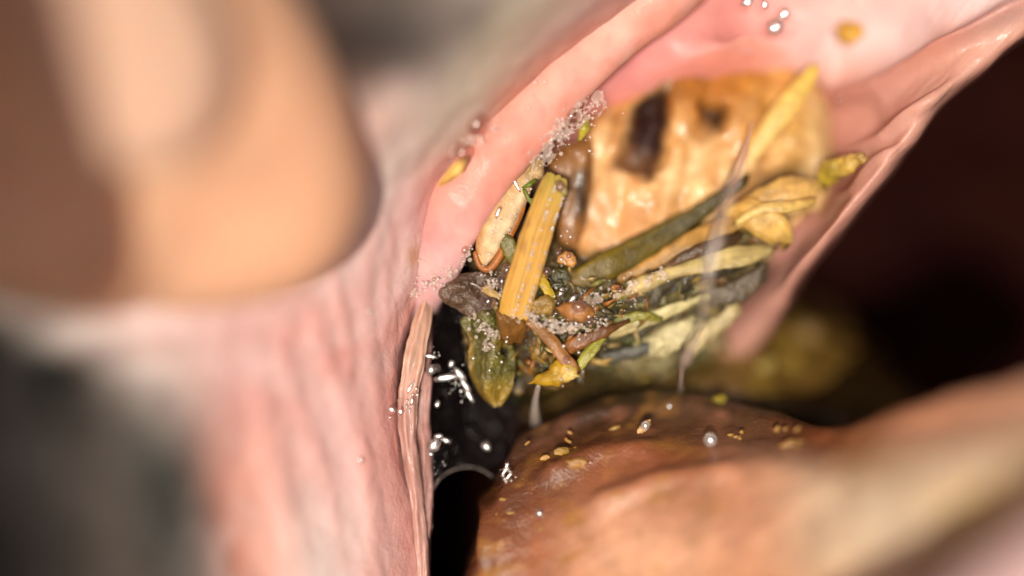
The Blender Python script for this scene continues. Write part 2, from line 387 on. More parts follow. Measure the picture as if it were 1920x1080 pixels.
def muz_paint(c, x, y, P):
    n = fbm(np.stack([x / 90, y / 90, 0 * x], -1), 4)
    grey = 1 - np.clip((c[..., 0] - c[..., 2]) / .16, 0, 1)
    c = c * (1 + n * .22 * grey)[..., None]
    pk_ = 1 - grey; vein = np.exp(-(fbm(np.stack([x / 55, y / 110, 0 * x + 6], -1), 4) / .035) ** 2)
    c = mix(c, (214, 118, 112), vein * .08 * pk_); c = mix(c, (248, 220, 214), np.clip(fbm(P * .8 + 50, 4) * 1.3, 0, 1) * .35 * pk_)
    m = patch(x, y, [(520,-60),(640,-60),(700,80),(690,190),(640,180),(560,60)], 60, 25) * .5
    c = mix(c, (92, 72, 64), m)  # brown band paints in the thumb's shadow on the lip
    m = patch(x, y, [(690,20),(790,10),(780,100),(700,120)], 60, 40) * .55
    c = mix(c, (84, 76, 74), m)
    m = patch(x, y, [(768,468),(784,462),(786,492),(772,500)], 12, 4); c = mix(c, (205, 150, 90), m * .8)
    m = patch(x, y, [(940,180),(1090,85),(1130,105),(1000,205)], 45, 12); c = mix(c, (240, 140, 112), m * .7)
    for pts, wd, dp in CREASES[1:8]:              # redder along the folds
        d, t = seg_dist(x, y, pts); c = mix(c, (226, 140, 128), np.exp(-(d / (wd * 1.3)) ** 2) * .2)
    return c
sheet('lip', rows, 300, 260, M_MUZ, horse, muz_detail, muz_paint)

# gum ridge beside the lip
V, f, t, a = loft_geo([(786,600,-1.6,18,36),(808,530,-.6,42,44),(842,420,-.12,62,46),(893,325,.02,68,44),(963,240,.03,70,42),(1046,148,-.04,68,42),(1146,52,-.12,66,46),(1280,-60,-.3,74,80),(1480,-260,-.4,90,110)], 120, 48, cap=.3, lump=.05, lump_s=.8, sq=2.3)
x_ = V[:, 0] * 100 / ((D + V[:, 1]) / D) + 960; y_ = 540 - V[:, 2] * 100 / ((D + V[:, 1]) / D)
c = np.broadcast_to(col((232, 156, 138)), V.shape).copy()
c = mix(c, (224, 152, 152), np.clip((y_ - 340) / 130, 0, 1)); c = mix(c, (222, 172, 172), np.clip((y_ - 450) / 60, 0, 1))
c = c * (1 + .07 * fbm(V * 1.6, 4))[:, None]
c = mix(c, (240, 184, 166), patch(x_, y_, [(1000,230),(1150,70),(1260,-40),(1180,-30),(1060,100),(960,200)], 30) * .7)
c = mix(c, (206, 104, 98), np.exp(-(fbm(np.stack([x_ / 60, y_ / 50, 0 * x_ + 6], -1), 4) / .035) ** 2) * .2); c = mix(c, (240, 196, 184), np.clip(fbm(V * .9 + 50, 4) * 1.5, 0, 1) * .45)
link('gum_ridge', V, f, M_GUM, horse, c)

# gum above the tooth
gum = [
 [(1080,-420,0,PK),(1300,-420,.3,PK),(1480,-420,.3,PK),(1680,-420,.2,PP)],
 [(1110,-120,-.5,PK),(1280,-120,-1.2,PK),(1450,-120,-1.0,PK),(1620,-120,-1.2,PP)],
 [(1090,40,-.7,(226,150,150)),(1250,20,-1.1,(235,160,152)),(1440,20,-1.5,(238,168,160)),(1580,30,-2,PP)],
 [(1050,140,-.7,(214,140,142)),(1210,100,-1.25,(228,150,146)),(1410,72,-1.0,(240,170,160)),(1540,90,-2.2,PP)],
 [(1010,240,-.9,(196,140,136)),(1160,190,-1.7,(226,148,140)),(1400,114,-1.45,(238,158,140)),(1540,150,-2.6,PP)],
 [(985,370,-1.9,(170,126,100)),(1130,330,-3.2,(170,116,90)),(1400,260,-4,(190,120,110)),(1560,280,-4,(190,120,110))],
]
sheet('gum', gum, 90, 110, M_GUM, horse, lambda x, y, P: .05 * fbm(P * .7, 3) + .75 * np.exp(-((x - 1425) / 85) ** 2 - ((y - 15) / 75) ** 2) + crease(x, y, [(1260,-10),(1200,60),(1150,120)], 14, .12))

# the big stained cheek tooth
TP = [(1092,240),(1130,205),(1190,175),(1240,128),(1290,104),(1390,112),(1490,122),(1540,165),(1562,240),(1560,330),(1538,395),(1470,440),(1380,430),(1290,440),(1200,470),(1120,492),(1074,470),(1068,410),(1080,320)]
def tooth_h(x, y): return -2.0 - .0013 * (x - 1300) + .0012 * (y - 300) 
def tooth_detail(x, y, P):
    d = .12 * fbm(P * .9 + 5, 3) + .03 * fbm(P * 4, 3)
    d = d + crease(x, y, [(1215,120),(1225,240),(1170,360),(1140,480)], 26, .18) + crease(x, y, [(1330,100),(1335,200),(1300,300),(1260,440)], 20, .16)
    d = d + crease(x, y, [(1440,110),(1450,220),(1430,330)], 22, .2) + .03 * fbm(np.stack([(x + .25 * y) / 22, y / 150, 0 * x], -1), 2)
    d = d - .45 * patch(x, y, [(1190,200),(1255,170),(1250,280),(1215,335),(1150,305),(1172,280)], 14, 10)
    d = d - .4 * patch(x, y, [(1312,195),(1360,200),(1350,245),(1330,240)], 14, 8)
    d = d - .35 * patch(x, y, [(1400,330),(1520,300),(1510,350),(1390,380)], 18, 8)
    return d
def tooth_paint(c, x, y, P):
    n = fbm(np.stack([(x + .25 * y) / 36, y / 74, 0 * x], -1), 4)
    c = mix(c, (246, 208, 150), np.clip(.25 + n * 1.3, 0, 1))
    c = mix(c, (196, 128, 52), patch(x, y, [(1240,90),(1420,90),(1500,110),(1490,185),(1410,215),(1310,250),(1230,180)], 50, 30, 2))
    c = mix(c, (196, 150, 62), patch(x, y, [(1430,170),(1560,180),(1560,330),(1470,340),(1440,260)], 60, 20, 8) * .6)
    c = mix(c, (150, 92, 34), patch(x, y, [(1250,90),(1330,90),(1350,220),(1300,190),(1260,170)], 50, 30, 5) * .75)
    c = mix(c, (176, 108, 40), np.clip(fbm(np.stack([x / 44, y / 58, 0 * x + 4], -1), 4) * 1.8 - .4, 0, 1) * .7 * np.clip((x - 1130) / 120, 0, 1))
    c = mix(c, (120, 74, 34), np.exp(-(fbm(np.stack([x / 42, y / 60, 0 * x + 14], -1), 3) / .06) ** 2) * .22)
    c = mix(c, (48, 22, 17), patch(x, y, [(1185,200),(1225,172),(1258,165),(1250,280),(1222,335),(1148,308),(1172,280)], 7, 7, 3))
    c = mix(c, (66, 40, 20), patch(x, y, [(1240,110),(1262,112),(1254,180),(1225,190)], 30, 10, 3) * .75)
    c = mix(c, (44, 22, 12), patch(x, y, [(1308,195),(1362,200),(1348,248),(1332,240)], 10, 12, 3) * .95)
    c = mix(c, (178, 112, 50), patch(x, y, [(1130,210),(1175,200),(1168,290),(1135,280)], 24, 12, 7) * .7)
    c = mix(c, (66, 52, 36), patch(x, y, [(1400,345),(1440,325),(1525,300),(1515,335),(1440,365),(1390,385)], 20, 8) * .9)
    c = mix(c, (224, 160, 104), patch(x, y, [(1050,330),(1150,320),(1240,400),(1240,490),(1050,500)], 80, 14) * .85)
    c = mix(c, (212, 182, 130), patch(x, y, [(1520,180),(1570,200),(1575,380),(1530,400),(1515,300)], 24, 6) * .7)
    c = mix(c, (92, 66, 34), patch(x, y, [(1076,320),(1100,310),(1104,380),(1092,415),(1074,400)], 22, 6) * .9)  # the straw's shadow, painted onto the tooth
    for pts in ([(1110,390),(1135,440),(1150,480)], [(1135,372),(1150,410)]):
        d, t = seg_dist(x, y, pts); c = mix(c, (240, 205, 170), np.exp(-(d / 6) ** 2) * .7)
    return c
star('tooth', TP, tooth_h, .8, 2.5, M_TOO, horse, (226, 170, 104), tooth_paint, tooth_detail, nr=50, na=160, pw=4.0, cen=(1310, 300))

# palate fold on the right, with its sharp diagonal edge
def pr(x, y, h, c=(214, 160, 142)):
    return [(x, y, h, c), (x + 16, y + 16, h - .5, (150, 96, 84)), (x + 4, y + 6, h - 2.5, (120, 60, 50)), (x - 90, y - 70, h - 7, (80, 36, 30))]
PW=(238,206,202); PB=(214,158,142); PD=(196,140,124)  # palate tones: pale top, darker below, fall of light put into the colour
pal = [
 [(1420,-420,-.6,PP),(1700,-420,-.2,PW),(1950,-400,.1,PW),(2150,-350,.3,PW)] + pr(2320,-290,.3),
 [(1480,-160,-1.6,PP),(1640,-160,-.9,PW),(1800,-150,-.3,PW),(1960,-120,.1,PW)] + pr(2080,-70,.2),
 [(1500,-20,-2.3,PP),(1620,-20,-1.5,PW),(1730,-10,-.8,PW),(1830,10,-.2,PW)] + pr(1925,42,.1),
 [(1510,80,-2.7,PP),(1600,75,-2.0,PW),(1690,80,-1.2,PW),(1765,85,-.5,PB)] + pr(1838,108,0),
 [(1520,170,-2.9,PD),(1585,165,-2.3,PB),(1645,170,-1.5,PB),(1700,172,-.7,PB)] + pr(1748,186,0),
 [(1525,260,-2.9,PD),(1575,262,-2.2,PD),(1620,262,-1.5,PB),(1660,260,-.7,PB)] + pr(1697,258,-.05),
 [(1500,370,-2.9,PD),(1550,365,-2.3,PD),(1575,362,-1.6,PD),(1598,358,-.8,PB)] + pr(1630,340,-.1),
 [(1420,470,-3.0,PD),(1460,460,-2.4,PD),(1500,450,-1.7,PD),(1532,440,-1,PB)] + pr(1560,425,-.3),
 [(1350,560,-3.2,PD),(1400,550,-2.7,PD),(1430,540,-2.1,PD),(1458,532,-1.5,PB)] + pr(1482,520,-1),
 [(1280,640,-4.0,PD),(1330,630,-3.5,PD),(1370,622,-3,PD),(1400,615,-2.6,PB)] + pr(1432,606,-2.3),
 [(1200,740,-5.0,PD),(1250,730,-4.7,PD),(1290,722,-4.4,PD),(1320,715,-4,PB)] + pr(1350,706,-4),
]
def pal_detail(x, y, P):
    d = .05 * fbm(P * .8 + 3, 2) + .008 * fbm(P * 3, 2)
    d = d + .32 * np.exp(-((x - 1665 - (70 - y) * .6) / 95) ** 2 - ((y - 70) / 75) ** 2) + .18 * np.exp(-((x - 1625) / 45) ** 2 - ((y - 235) / 32) ** 2) + crease(x, y, [(1530,-60),(1535,60),(1545,170)], 16, .3)
    d = d + crease(x, y, [(1540,186),(1590,184),(1650,168),(1760,100),(1960,-20)], 16, .42, .08)
    d = d + crease(x, y, [(1555,296),(1610,288),(1660,262),(1720,212),(1800,140)], 7, .22)
    d = d + crease(x, y, [(1560,378),(1600,362),(1640,310),(1690,270)], 5, .12) + crease(x, y, [(1440,500),(1500,440),(1540,395)], 9, .25)
    q = np.stack([(x + y) / 18, (x - y) / 130, 0 * x], -1)
    return d + .012 * fbm(q, 2) * np.clip((x - 1380) / 80, 0, 1)
def pal_paint(c, x, y, P):
    d, t = seg_dist(x, y, [(1555,188),(1590,184),(1650,168),(1760,100),(1960,-20)]); c = mix(c, (186, 116, 100), np.exp(-(d / 18) ** 2) * .5)  # fold shadow painted along the crease
    c = mix(c, (226, 160, 148), patch(x, y, [(1570,210),(1690,200),(1640,270),(1570,280)], 50) * .5)
    c = mix(c, (176, 120, 108), patch(x, y, [(1470,520),(1560,410),(1600,360),(1640,330),(1540,460),(1440,590)], 30) * .5)  # lower edge painted darker for shade
    return c
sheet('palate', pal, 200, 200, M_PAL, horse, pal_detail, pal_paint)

# inside of the mouth, a bowl behind everything, shade put into its colour
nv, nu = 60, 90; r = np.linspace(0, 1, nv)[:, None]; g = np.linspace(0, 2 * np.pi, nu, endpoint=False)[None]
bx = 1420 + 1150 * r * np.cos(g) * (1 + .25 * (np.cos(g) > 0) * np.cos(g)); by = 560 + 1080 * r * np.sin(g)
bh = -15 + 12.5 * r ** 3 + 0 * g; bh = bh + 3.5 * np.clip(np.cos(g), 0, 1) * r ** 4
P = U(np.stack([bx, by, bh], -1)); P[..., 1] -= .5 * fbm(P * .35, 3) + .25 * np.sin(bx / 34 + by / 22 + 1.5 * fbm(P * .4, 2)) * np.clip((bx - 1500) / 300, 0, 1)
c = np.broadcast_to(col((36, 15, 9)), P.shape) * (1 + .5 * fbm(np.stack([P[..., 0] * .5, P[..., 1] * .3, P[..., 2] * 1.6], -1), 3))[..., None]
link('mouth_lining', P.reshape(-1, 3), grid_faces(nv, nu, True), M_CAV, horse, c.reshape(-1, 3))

# tongue: a far hump, and the near body running towards the camera
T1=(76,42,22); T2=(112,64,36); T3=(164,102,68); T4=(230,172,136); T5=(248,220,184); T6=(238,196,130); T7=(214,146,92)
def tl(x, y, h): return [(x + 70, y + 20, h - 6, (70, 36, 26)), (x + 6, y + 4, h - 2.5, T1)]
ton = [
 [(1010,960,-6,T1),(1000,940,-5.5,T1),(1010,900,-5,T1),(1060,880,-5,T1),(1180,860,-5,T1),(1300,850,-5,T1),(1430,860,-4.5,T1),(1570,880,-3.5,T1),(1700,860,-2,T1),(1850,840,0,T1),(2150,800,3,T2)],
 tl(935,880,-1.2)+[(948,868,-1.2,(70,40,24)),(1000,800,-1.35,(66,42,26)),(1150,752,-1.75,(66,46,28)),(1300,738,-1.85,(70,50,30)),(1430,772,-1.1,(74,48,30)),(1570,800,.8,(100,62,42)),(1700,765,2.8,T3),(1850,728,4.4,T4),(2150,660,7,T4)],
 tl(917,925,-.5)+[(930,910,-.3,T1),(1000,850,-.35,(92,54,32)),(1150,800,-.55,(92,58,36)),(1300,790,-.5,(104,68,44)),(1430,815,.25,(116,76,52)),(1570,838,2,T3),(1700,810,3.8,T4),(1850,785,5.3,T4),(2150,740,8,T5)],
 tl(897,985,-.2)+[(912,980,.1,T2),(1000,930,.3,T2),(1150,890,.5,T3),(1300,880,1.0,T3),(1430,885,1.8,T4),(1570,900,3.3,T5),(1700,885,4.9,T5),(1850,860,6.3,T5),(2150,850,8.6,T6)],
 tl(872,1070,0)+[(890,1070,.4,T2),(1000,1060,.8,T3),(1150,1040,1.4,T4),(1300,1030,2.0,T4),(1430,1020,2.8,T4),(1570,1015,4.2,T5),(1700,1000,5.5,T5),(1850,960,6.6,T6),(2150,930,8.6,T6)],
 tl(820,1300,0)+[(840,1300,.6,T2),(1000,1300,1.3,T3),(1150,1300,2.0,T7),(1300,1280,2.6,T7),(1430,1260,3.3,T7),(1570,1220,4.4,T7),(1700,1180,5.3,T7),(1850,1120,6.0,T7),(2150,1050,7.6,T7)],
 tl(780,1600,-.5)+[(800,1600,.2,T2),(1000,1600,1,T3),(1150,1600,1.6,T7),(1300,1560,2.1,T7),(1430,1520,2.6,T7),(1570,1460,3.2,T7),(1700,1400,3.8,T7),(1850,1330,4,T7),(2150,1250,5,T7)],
]
def ton_detail(x, y, P):
    q = np.stack([(x * .45 + y) / 26, (x - .45 * y) / 150, 0 * x], -1)
    d = .015 * fbm(q, 2) + .035 * fbm(P * 1.3, 3)
    d = d + crease(x, y, [(1000,800),(1150,765),(1300,760),(1430,790),(1520,800)], 14, .10) + crease(x, y, [(1050,770),(1200,742),(1350,752)], 6, .05)
    d = d + crease(x, y, [(908,900),(915,960),(902,1080)], 8, .15) + crease(x, y, [(1000,900),(1120,850),(1260,840)], 20, .18) + crease(x, y, [(1080,960),(1250,900),(1420,880)], 22, .2)
    return d
def ton_paint(c, x, y, P):
    n = fbm(np.stack([(x * .5 + y) / 40, (x - .5 * y) / 90, 0 * x], -1), 3)
    c = mix(c, (176, 122, 52), np.clip(n * 1.6 - .2, 0, 1) * .7 * np.clip((1500 - x) / 300, 0, 1))
    c = mix(c, (196, 128, 96), np.clip(-n * 1.2 - .2, 0, 1) * .35 * np.clip((x - 900) / 200, 0, 1))
    c = mix(c, (214, 150, 70), patch(x, y, [(1570,860),(1640,830),(1680,860),(1600,900)], 60) * .4)
    return c
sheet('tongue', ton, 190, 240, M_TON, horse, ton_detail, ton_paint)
hump = [
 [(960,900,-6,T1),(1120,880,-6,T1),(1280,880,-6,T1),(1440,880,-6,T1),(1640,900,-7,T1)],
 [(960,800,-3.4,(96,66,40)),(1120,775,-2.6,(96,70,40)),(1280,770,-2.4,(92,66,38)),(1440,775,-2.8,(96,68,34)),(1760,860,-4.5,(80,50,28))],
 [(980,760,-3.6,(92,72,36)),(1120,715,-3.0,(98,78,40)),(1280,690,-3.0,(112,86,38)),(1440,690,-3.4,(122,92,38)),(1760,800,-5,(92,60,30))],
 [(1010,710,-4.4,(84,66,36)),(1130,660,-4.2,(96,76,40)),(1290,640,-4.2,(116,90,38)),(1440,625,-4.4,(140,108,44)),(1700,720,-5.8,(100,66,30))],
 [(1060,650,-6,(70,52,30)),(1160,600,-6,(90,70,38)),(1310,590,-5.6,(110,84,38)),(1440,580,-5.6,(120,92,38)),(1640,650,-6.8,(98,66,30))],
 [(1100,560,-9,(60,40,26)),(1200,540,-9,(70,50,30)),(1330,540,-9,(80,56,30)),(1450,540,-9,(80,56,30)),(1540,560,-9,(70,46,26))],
]
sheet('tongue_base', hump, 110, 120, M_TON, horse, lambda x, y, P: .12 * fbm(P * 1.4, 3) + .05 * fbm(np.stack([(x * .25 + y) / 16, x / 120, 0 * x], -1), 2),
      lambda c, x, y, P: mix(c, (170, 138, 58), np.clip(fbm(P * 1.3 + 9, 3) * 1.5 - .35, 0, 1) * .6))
# pale lower lip in the near corner
loft('lower_lip', [(1500,1580,9,190,120),(1743,1394,9.5,200,130),(1983,1214,10,205,130),(2223,1034,10.5,210,130),(2460,860,11,215,130)], M_MUZ, horse, (248, 208, 204), n_len=50, n_ang=32, lump=.05, lump_s=.7, cvar=.05)
# tan inner rim of the lip and its wet wrinkles
V, f, t, a = loft_geo([(830,490,-1.8,5,10),(832,500,-1.4,6,12),(810,540,-.85,10,14),(792,600,-.4,17,16),(778,670,-.15,21,16),(768,725,-.15,19,15),(764,790,-.2,16,15),(772,870,-.25,14,15),(782,950,-.3,13,20),(790,1040,-.3,12,20),(796,1180,-.3,12,20)], 170, 28, lump=.035, lump_s=1.8, cap=.2)
fold = fbm(np.stack([np.cos(a) * 3.2 + t * 3, np.sin(a) * 1.5, t * 4.5], -1), 3); V = V + np.stack([0 * t, -np.ones_like(t), 0 * t], -1) * (.16 * fold * (1 - .5 * np.abs(np.cos(a))))[:, None]
c = np.broadcast_to(col((208, 164, 142)), V.shape) * (1 + .35 * fold)[:, None]
c = c * (1 + .25 * fbm(V * np.array([6, 2, 1.3]), 3))[:, None]
c = mix(c, (196, 150, 138), np.clip((t - .42) / .15, 0, 1))
link('lip_rim', V, f, M_PAL, horse, c)
V, f, t, a = loft_geo([(806,600,-.9,6,16),(800,680,-.7,9,18),(794,760,-.6,13,20),(796,850,-.6,14,20),(800,930,-.6,10,18),(800,1010,-.6,8,18),(798,1180,-.6,8,18)], 150, 24, lump=.03, lump_s=1.6, cap=.2, seed=4)
fold = fbm(np.stack([np.cos(a) * 3 + t * 2 + 7, np.sin(a) * 1.5, t * 5], -1), 3); V = V + np.stack([0 * t, -np.ones_like(t), 0 * t], -1) * (.12 * fold)[:, None]
c = np.broadcast_to(col((176, 132, 124)), V.shape) * (1 + .25 * fbm(V * np.array([7, 2, 1.1]) + 3, 3))[:, None]
link('lip_fold', V, f, M_GUM, horse, c)

# ------------------------------------------------------------------ the person's hand
hand = thing('person', "person's thumb with pale nail pressing back the corner of the horse's lip", 'person', (150, -100, 9))
parts = [
 [(-480,-1150,15,250,240),(-260,-800,13.2,300,290),(-70,-420,9.2,310,285),(130,-90,7.1,322,270),(295,190,5.3,335,245),(385,380,4.2,305,210),(415,575,3.6,250,165)],
 [(-1200,-300,15,240,230),(-500,210,9.4,215,205),(-150,330,6.9,200,190),(110,400,5.6,188,170),(300,440,4.7,165,140)],
 [(-2100,-1300,20,600,260),(-1400,-1200,19,620,260),(-700,-1080,16.5,440,260)],
 [(-1000,-1100,19.6,300,300),(-800,-500,20.2,300,300),(-745,100,20.2,300,290),(-740,560,20,295,280),(-740,880,19.6,270,250)],  # unseen finger, placed so its shadow falls on the thumb's left side
 [(-1400,-1150,20,300,300),(-1440,-500,20.6,300,300),(-1430,200,20.4,300,290),(-1420,760,20,290,280),(-1410,1080,19.4,260,250)],
 [(-1800,-1200,20.2,300,290),(-2060,-600,20.8,290,290),(-2060,100,20.4,285,280),(-2050,620,20,275,270),(-2040,960,19.4,250,240)],
 [(-2200,-1300,20.2,260,260),(-2640,-750,20.8,250,250),(-2660,-150,20.4,240,240),(-2650,250,20,230,230),(-2640,560,19.4,210,210)],
]
Vs = []; Fs = []; off = 0
for pth in parts:
    V, f, t, a = loft_geo(pth, 44, 32, cap=.55)
    Vs.append(V); Fs += [[i + off for i in q] for q in f]; off += len(V)
V = np.vstack(Vs)
bodyo = link('hand', V, Fs, M_SKN, hand, np.broadcast_to(col((238, 176, 128)), V.shape))
rm = bodyo.modifiers.new('remesh', 'REMESH'); rm.mode = 'VOXEL'; rm.voxel_size = .16 * S; rm.use_smooth_shade = True
sm = bodyo.modifiers.new('smooth', 'SMOOTH'); sm.factor = .5; sm.iterations = 8
# remeshing drops the colour layer, so the skin tone is set in its own node
p_ = M_SKN.node_tree.nodes
for lk in list(M_SKN.node_tree.links):
    if lk.from_node.type == 'ATTRIBUTE': M_SKN.node_tree.links.remove(lk)
for nd in p_:
    if nd.type == 'VECT_MATH': nd.inputs[0].default_value = tuple(col((252, 195, 158)))
# thumbnail: a curved plate on the side facing the camera
def nail():
    nv, nu = 40, 36; rows_ = []
    for i in range(nv):
        v = i / (nv - 1)
        for j in range(nu):
            u = j / (nu - 1) * 2 - 1
            ang = u * .62
            cx = 60 + v * 270; cy = -330 + v * 640; ch = 9.18 - v * 3.15
            wd = 205 * math.sqrt(max(.0, 1 - max(0, (v - .62) / .38) ** 2.6)) if v > .62 else 205
            ox = math.sin(ang) * wd * 1.5; rows_.append((cx + ox * .90, cy - ox * .40, ch + 2.52 * math.cos(ang) - .0))
    P = U(np.array(rows_)); n = len(P); back = P + np.array([0, .22, 0])
    F = grid_faces(nv, nu).tolist(); B = [[i + n for i in q[::-1]] for q in F]
    rim = list(range(nu)) + [nu * i + nu - 1 for i in range(1, nv)] + [nu * (nv - 1) + j for j in range(nu - 2, -1, -1)] + [nu * i for i in range(nv - 2, 0, -1)]
    R = [[rim[i], rim[(i + 1) % len(rim)], rim[(i + 1) % len(rim)] + n, rim[i] + n] for i in range(len(rim))]
    VV = np.vstack([P, back])
    link('nail', VV, F + B + R, M_NAI, hand, np.broadcast_to(col((252, 198, 172)), VV.shape))
nail()

# ------------------------------------------------------------------ food: single pieces
def piece(name, label, cat, path, c0, c1=None, group='pieces of hay in the mouth', **kw):
    k = dict(n_len=34, n_ang=28, cvar=.35, lump=.035, lump_s=3, sq=2.4, cap=.12, rag=1.1, stripe=.35, stripes=9, twist=random.uniform(-.7, .7), seed=len(bpy.data.objects) * 1.37); k.update(kw)
    return tag(loft(name, path, M_HAY, None, c0, c1, **k), label, cat, group)
def chunk(name, label, cat, poly, h, front, back, c0, group='pieces of hay in the mouth', mat=None, slope=(0, 0), **kw):
    cx = np.mean([q[0] for q in poly]); cy = np.mean([q[1] for q in poly])
    k = dict(nr=14, na=72, wob=3, seed=len(bpy.data.objects) * 1.37, cvar=.3, smooth_poly=False,
             detail=lambda x, y, P: .05 * fbm(P * 2.5, 3)); k.update(kw)
    return tag(star(name, poly, lambda x, y: h + slope[0] * (x - cx) + slope[1] * (y - cy), front, back, mat or M_HAY, None, c0, **k), label, cat, group)

# the cut yellow straw: ribbed stalk with a hollow cut end
st = thing('straw', 'thick yellow straw stalk standing on end in the chewed food, beaded with saliva', 'straw', (962, 590, .2), 'pieces of hay in the mouth')
V, f, t, a = loft_geo([(962,592,.15,28,9),(972,555,.28,30,10),(986,508,.34,30,10),(1002,452,.40,29.5,10),(1021,395,.40,28,10),(1038,352,.34,25,9),(1045,332,.26,20,7)], 140, 200, sq=2.9, cap=0, rag=.16, lump=.02, lump_s=1.2)
V[:, 1] -= .05 * fbm(np.stack([np.cos(a) * 13, np.sin(a), t * .8], -1), 3)
c = np.broadcast_to(col((208, 160, 76)), V.shape) * (1 + .22 * fbm(np.stack([np.cos(a) * 16, np.sin(a) * 3, t * 1.5], -1), 4) + .12 * fbm(V * 1.7, 3))[:, None]
c = mix(c, (150, 104, 46), np.clip(fbm(V * np.array([2, 2, 1.2]) + 28, 3) * 2.4 - 1, 0, 1) * .7)
c = mix(c, (172, 120, 50), np.clip(fbm(V * np.array([3, 3, 1.6]) + 8, 3) * 2 - .7, 0, 1) * .6)
c = mix(c, (190, 172, 84), np.clip((t - .62) / .3, 0, 1) * .8); c = mix(c, (226, 176, 78), np.clip((.35 - t) / .3, 0, 1) * .5)
c = mix(c, (170, 120, 44), np.clip(-np.cos(a) * 1.6 - .9, 0, 1) * .5)
link('stalk', V, f, M_STK, st, c)
star('cut_end', [(1040,340),(1052,338),(1062,350),(1064,366),(1052,364),(1044,352)], lambda x, y: .42 + 0 * x, .05, .1, M_HAY, st, (150, 132, 72), nr=6, na=24)
piece('stalk_stub', 'lower stub of the thick straw stalk, shade put into its brown colour', 'hay', [(958,586,.1,27,16),(962,612,-.1,26,15),(968,640,-.4,22,12)], (128, 88, 34), (108, 70, 26))  # the same stalk going on downwards, painted brown for shade

hk = thing('seed_husk', 'pale tan seed husk lying against the pink gum left of the straw', 'seed', (925, 440, 0), 'seeds and grains')
V, f, t, a = loft_geo([(992,318,-.4,18,14),(968,352,-.12,27,22),(944,396,-.02,30,24),(922,440,.0,27,22),(908,482,-.05,15,13),(904,500,-.1,8,8)], 60, 40, sq=2.2, lump=.03, lump_s=2, cap=.5)
c = np.broadcast_to(col((216, 176, 124)), V.shape) * (1 + .15 * fbm(V * 3, 3))[:, None]
c = mix(c, (240, 212, 172), np.exp(-((np.cos(a) + .55) / .35) ** 2) * .9); c = mix(c, (190, 120, 54), np.clip(np.cos(a) - .35, 0, 1) * 1.0)  # pale stripe is a painted highlight; the orange is the husk's own
link('kernel', V, f, M_HAY, hk, c)
loft('husk_edge', [(986,352,-.1,7,9),(974,398,-.05,9,10),(956,440,-.02,8,9),(938,478,0,8,9),(918,504,0,7,8),(900,498,0,6,8),(890,470,.02,5,7)], M_HAY, hk, (184, 112, 46), (170, 104, 50), n_len=40, n_ang=12)
loft('husk_rim', [(905,470,-.15,7,10),(896,445,-.1,6,9),(902,418,-.1,6,9),(930,378,-.1,6,9),(960,335,-.15,6,9)], M_HAY, hk, (170, 112, 64), n_len=36, n_ang=10)
chunk('grain', 'tan grain chip with tiny pits, right of the straw', 'grain', [(1046,476),(1062,470),(1080,482),(1084,492),(1072,502),(1060,498),(1046,490)], -.1, .12, .2, (190, 136, 76), 'seeds and grains')
chunk('grain', 'brownish orange wet lump in foam right of the straw foot', 'grain', [(1040,575),(1070,562),(1105,570),(1118,590),(1098,606),(1062,604)], .0, .2, .3, (158, 106, 54), 'seeds and grains')
chunk('husk_flake', 'crinkled pale husk flake at the top end of the seed husk', 'seed', [(968,318),(985,296),(1008,290),(1022,308),(1018,332),(996,350),(975,342)], -.25, .14, .2, (190, 160, 112), 'seeds and grains', detail=lambda x, y, P: .1 * fbm(P * 4, 3))

# leaf with a small square hole
def leaf():
    L = crom(np.array([(872,596),(866,606),(880,640),(878,668),(884,700),(902,734),(930,762)], float), 60)
    R = crom(np.array([(905,578),(930,592),(948,622),(964,660),(966,700),(956,732),(936,760)], float), 60)
    u = np.linspace(0, 1, 44)[None, :, None]; A = L[:, None] * (1 - u) + R[:, None] * u
    x, y = A[..., 0], A[..., 1]; uu = u[..., 0]
    h = -.25 - .35 * np.abs(uu - .62) + .0016 * (y - 600) * 0 + .12 * np.sin(uu * 9 + y / 30) - .2 * np.clip((y - 700) / 60, 0, 1)
    P = U(np.stack([x, y, h], -1)); P[..., 1] -= .09 * fbm(P * 2.6, 3)
    c = np.broadcast_to(col((98, 92, 34)), P.shape) * (1 + .5 * fbm(P * 2.4, 4))[..., None]
    v = np.broadcast_to(np.linspace(0, 1, 60)[:, None], x.shape)
    c = mix(c, (168, 136, 48), np.clip((v - .66) / .2, 0, 1) * .9); c = mix(c, (150, 118, 46), np.clip((.18 - uu) / .15, 0, 1) * np.clip((v - .2) / .2, 0, 1))
    c = mix(c, (186, 150, 54), patch(x, y, [(930,618),(946,622),(950,648),(930,650)], 8) * .8)
    f = grid_faces(60, 44); cx = x.ravel()[f].mean(1); cy = y.ravel()[f].mean(1)
    f = f[~inside(cx, cy, [(936,650),(952,652),(955,660),(948,668),(934,664)])]
    o = link('leaf', P.reshape(-1, 3), f, M_PUL, None, c.reshape(-1, 3))
    s = o.modifiers.new('thickness', 'SOLIDIFY'); s.thickness = .10 * S; s.offset = 0
    tag(o, 'olive leaf scrap tapering to a yellow tip, with a small black hole', 'leaf', 'pieces of hay in the mouth')
leaf()
piece('grass_blade', 'long dark olive grass blade lying along the lower edge of the tooth', 'grass', [(1062,540,-.5,16,8),(1110,512,-.45,24,8),(1180,478,-.6,27,8),(1260,432,-.8,22,7),(1330,385,-.9,15,6),(1400,335,-1,8,4)], (112, 92, 10), (70, 60, 16), twist=.1)
piece('grass_blade', 'short olive blade wedged between seed husk and straw', 'grass', [(938,436,.05,10,5),(952,458,.1,15,6),(966,486,.05,12,5),(974,500,-.05,6,4)], (96, 92, 26), (120, 104, 44))
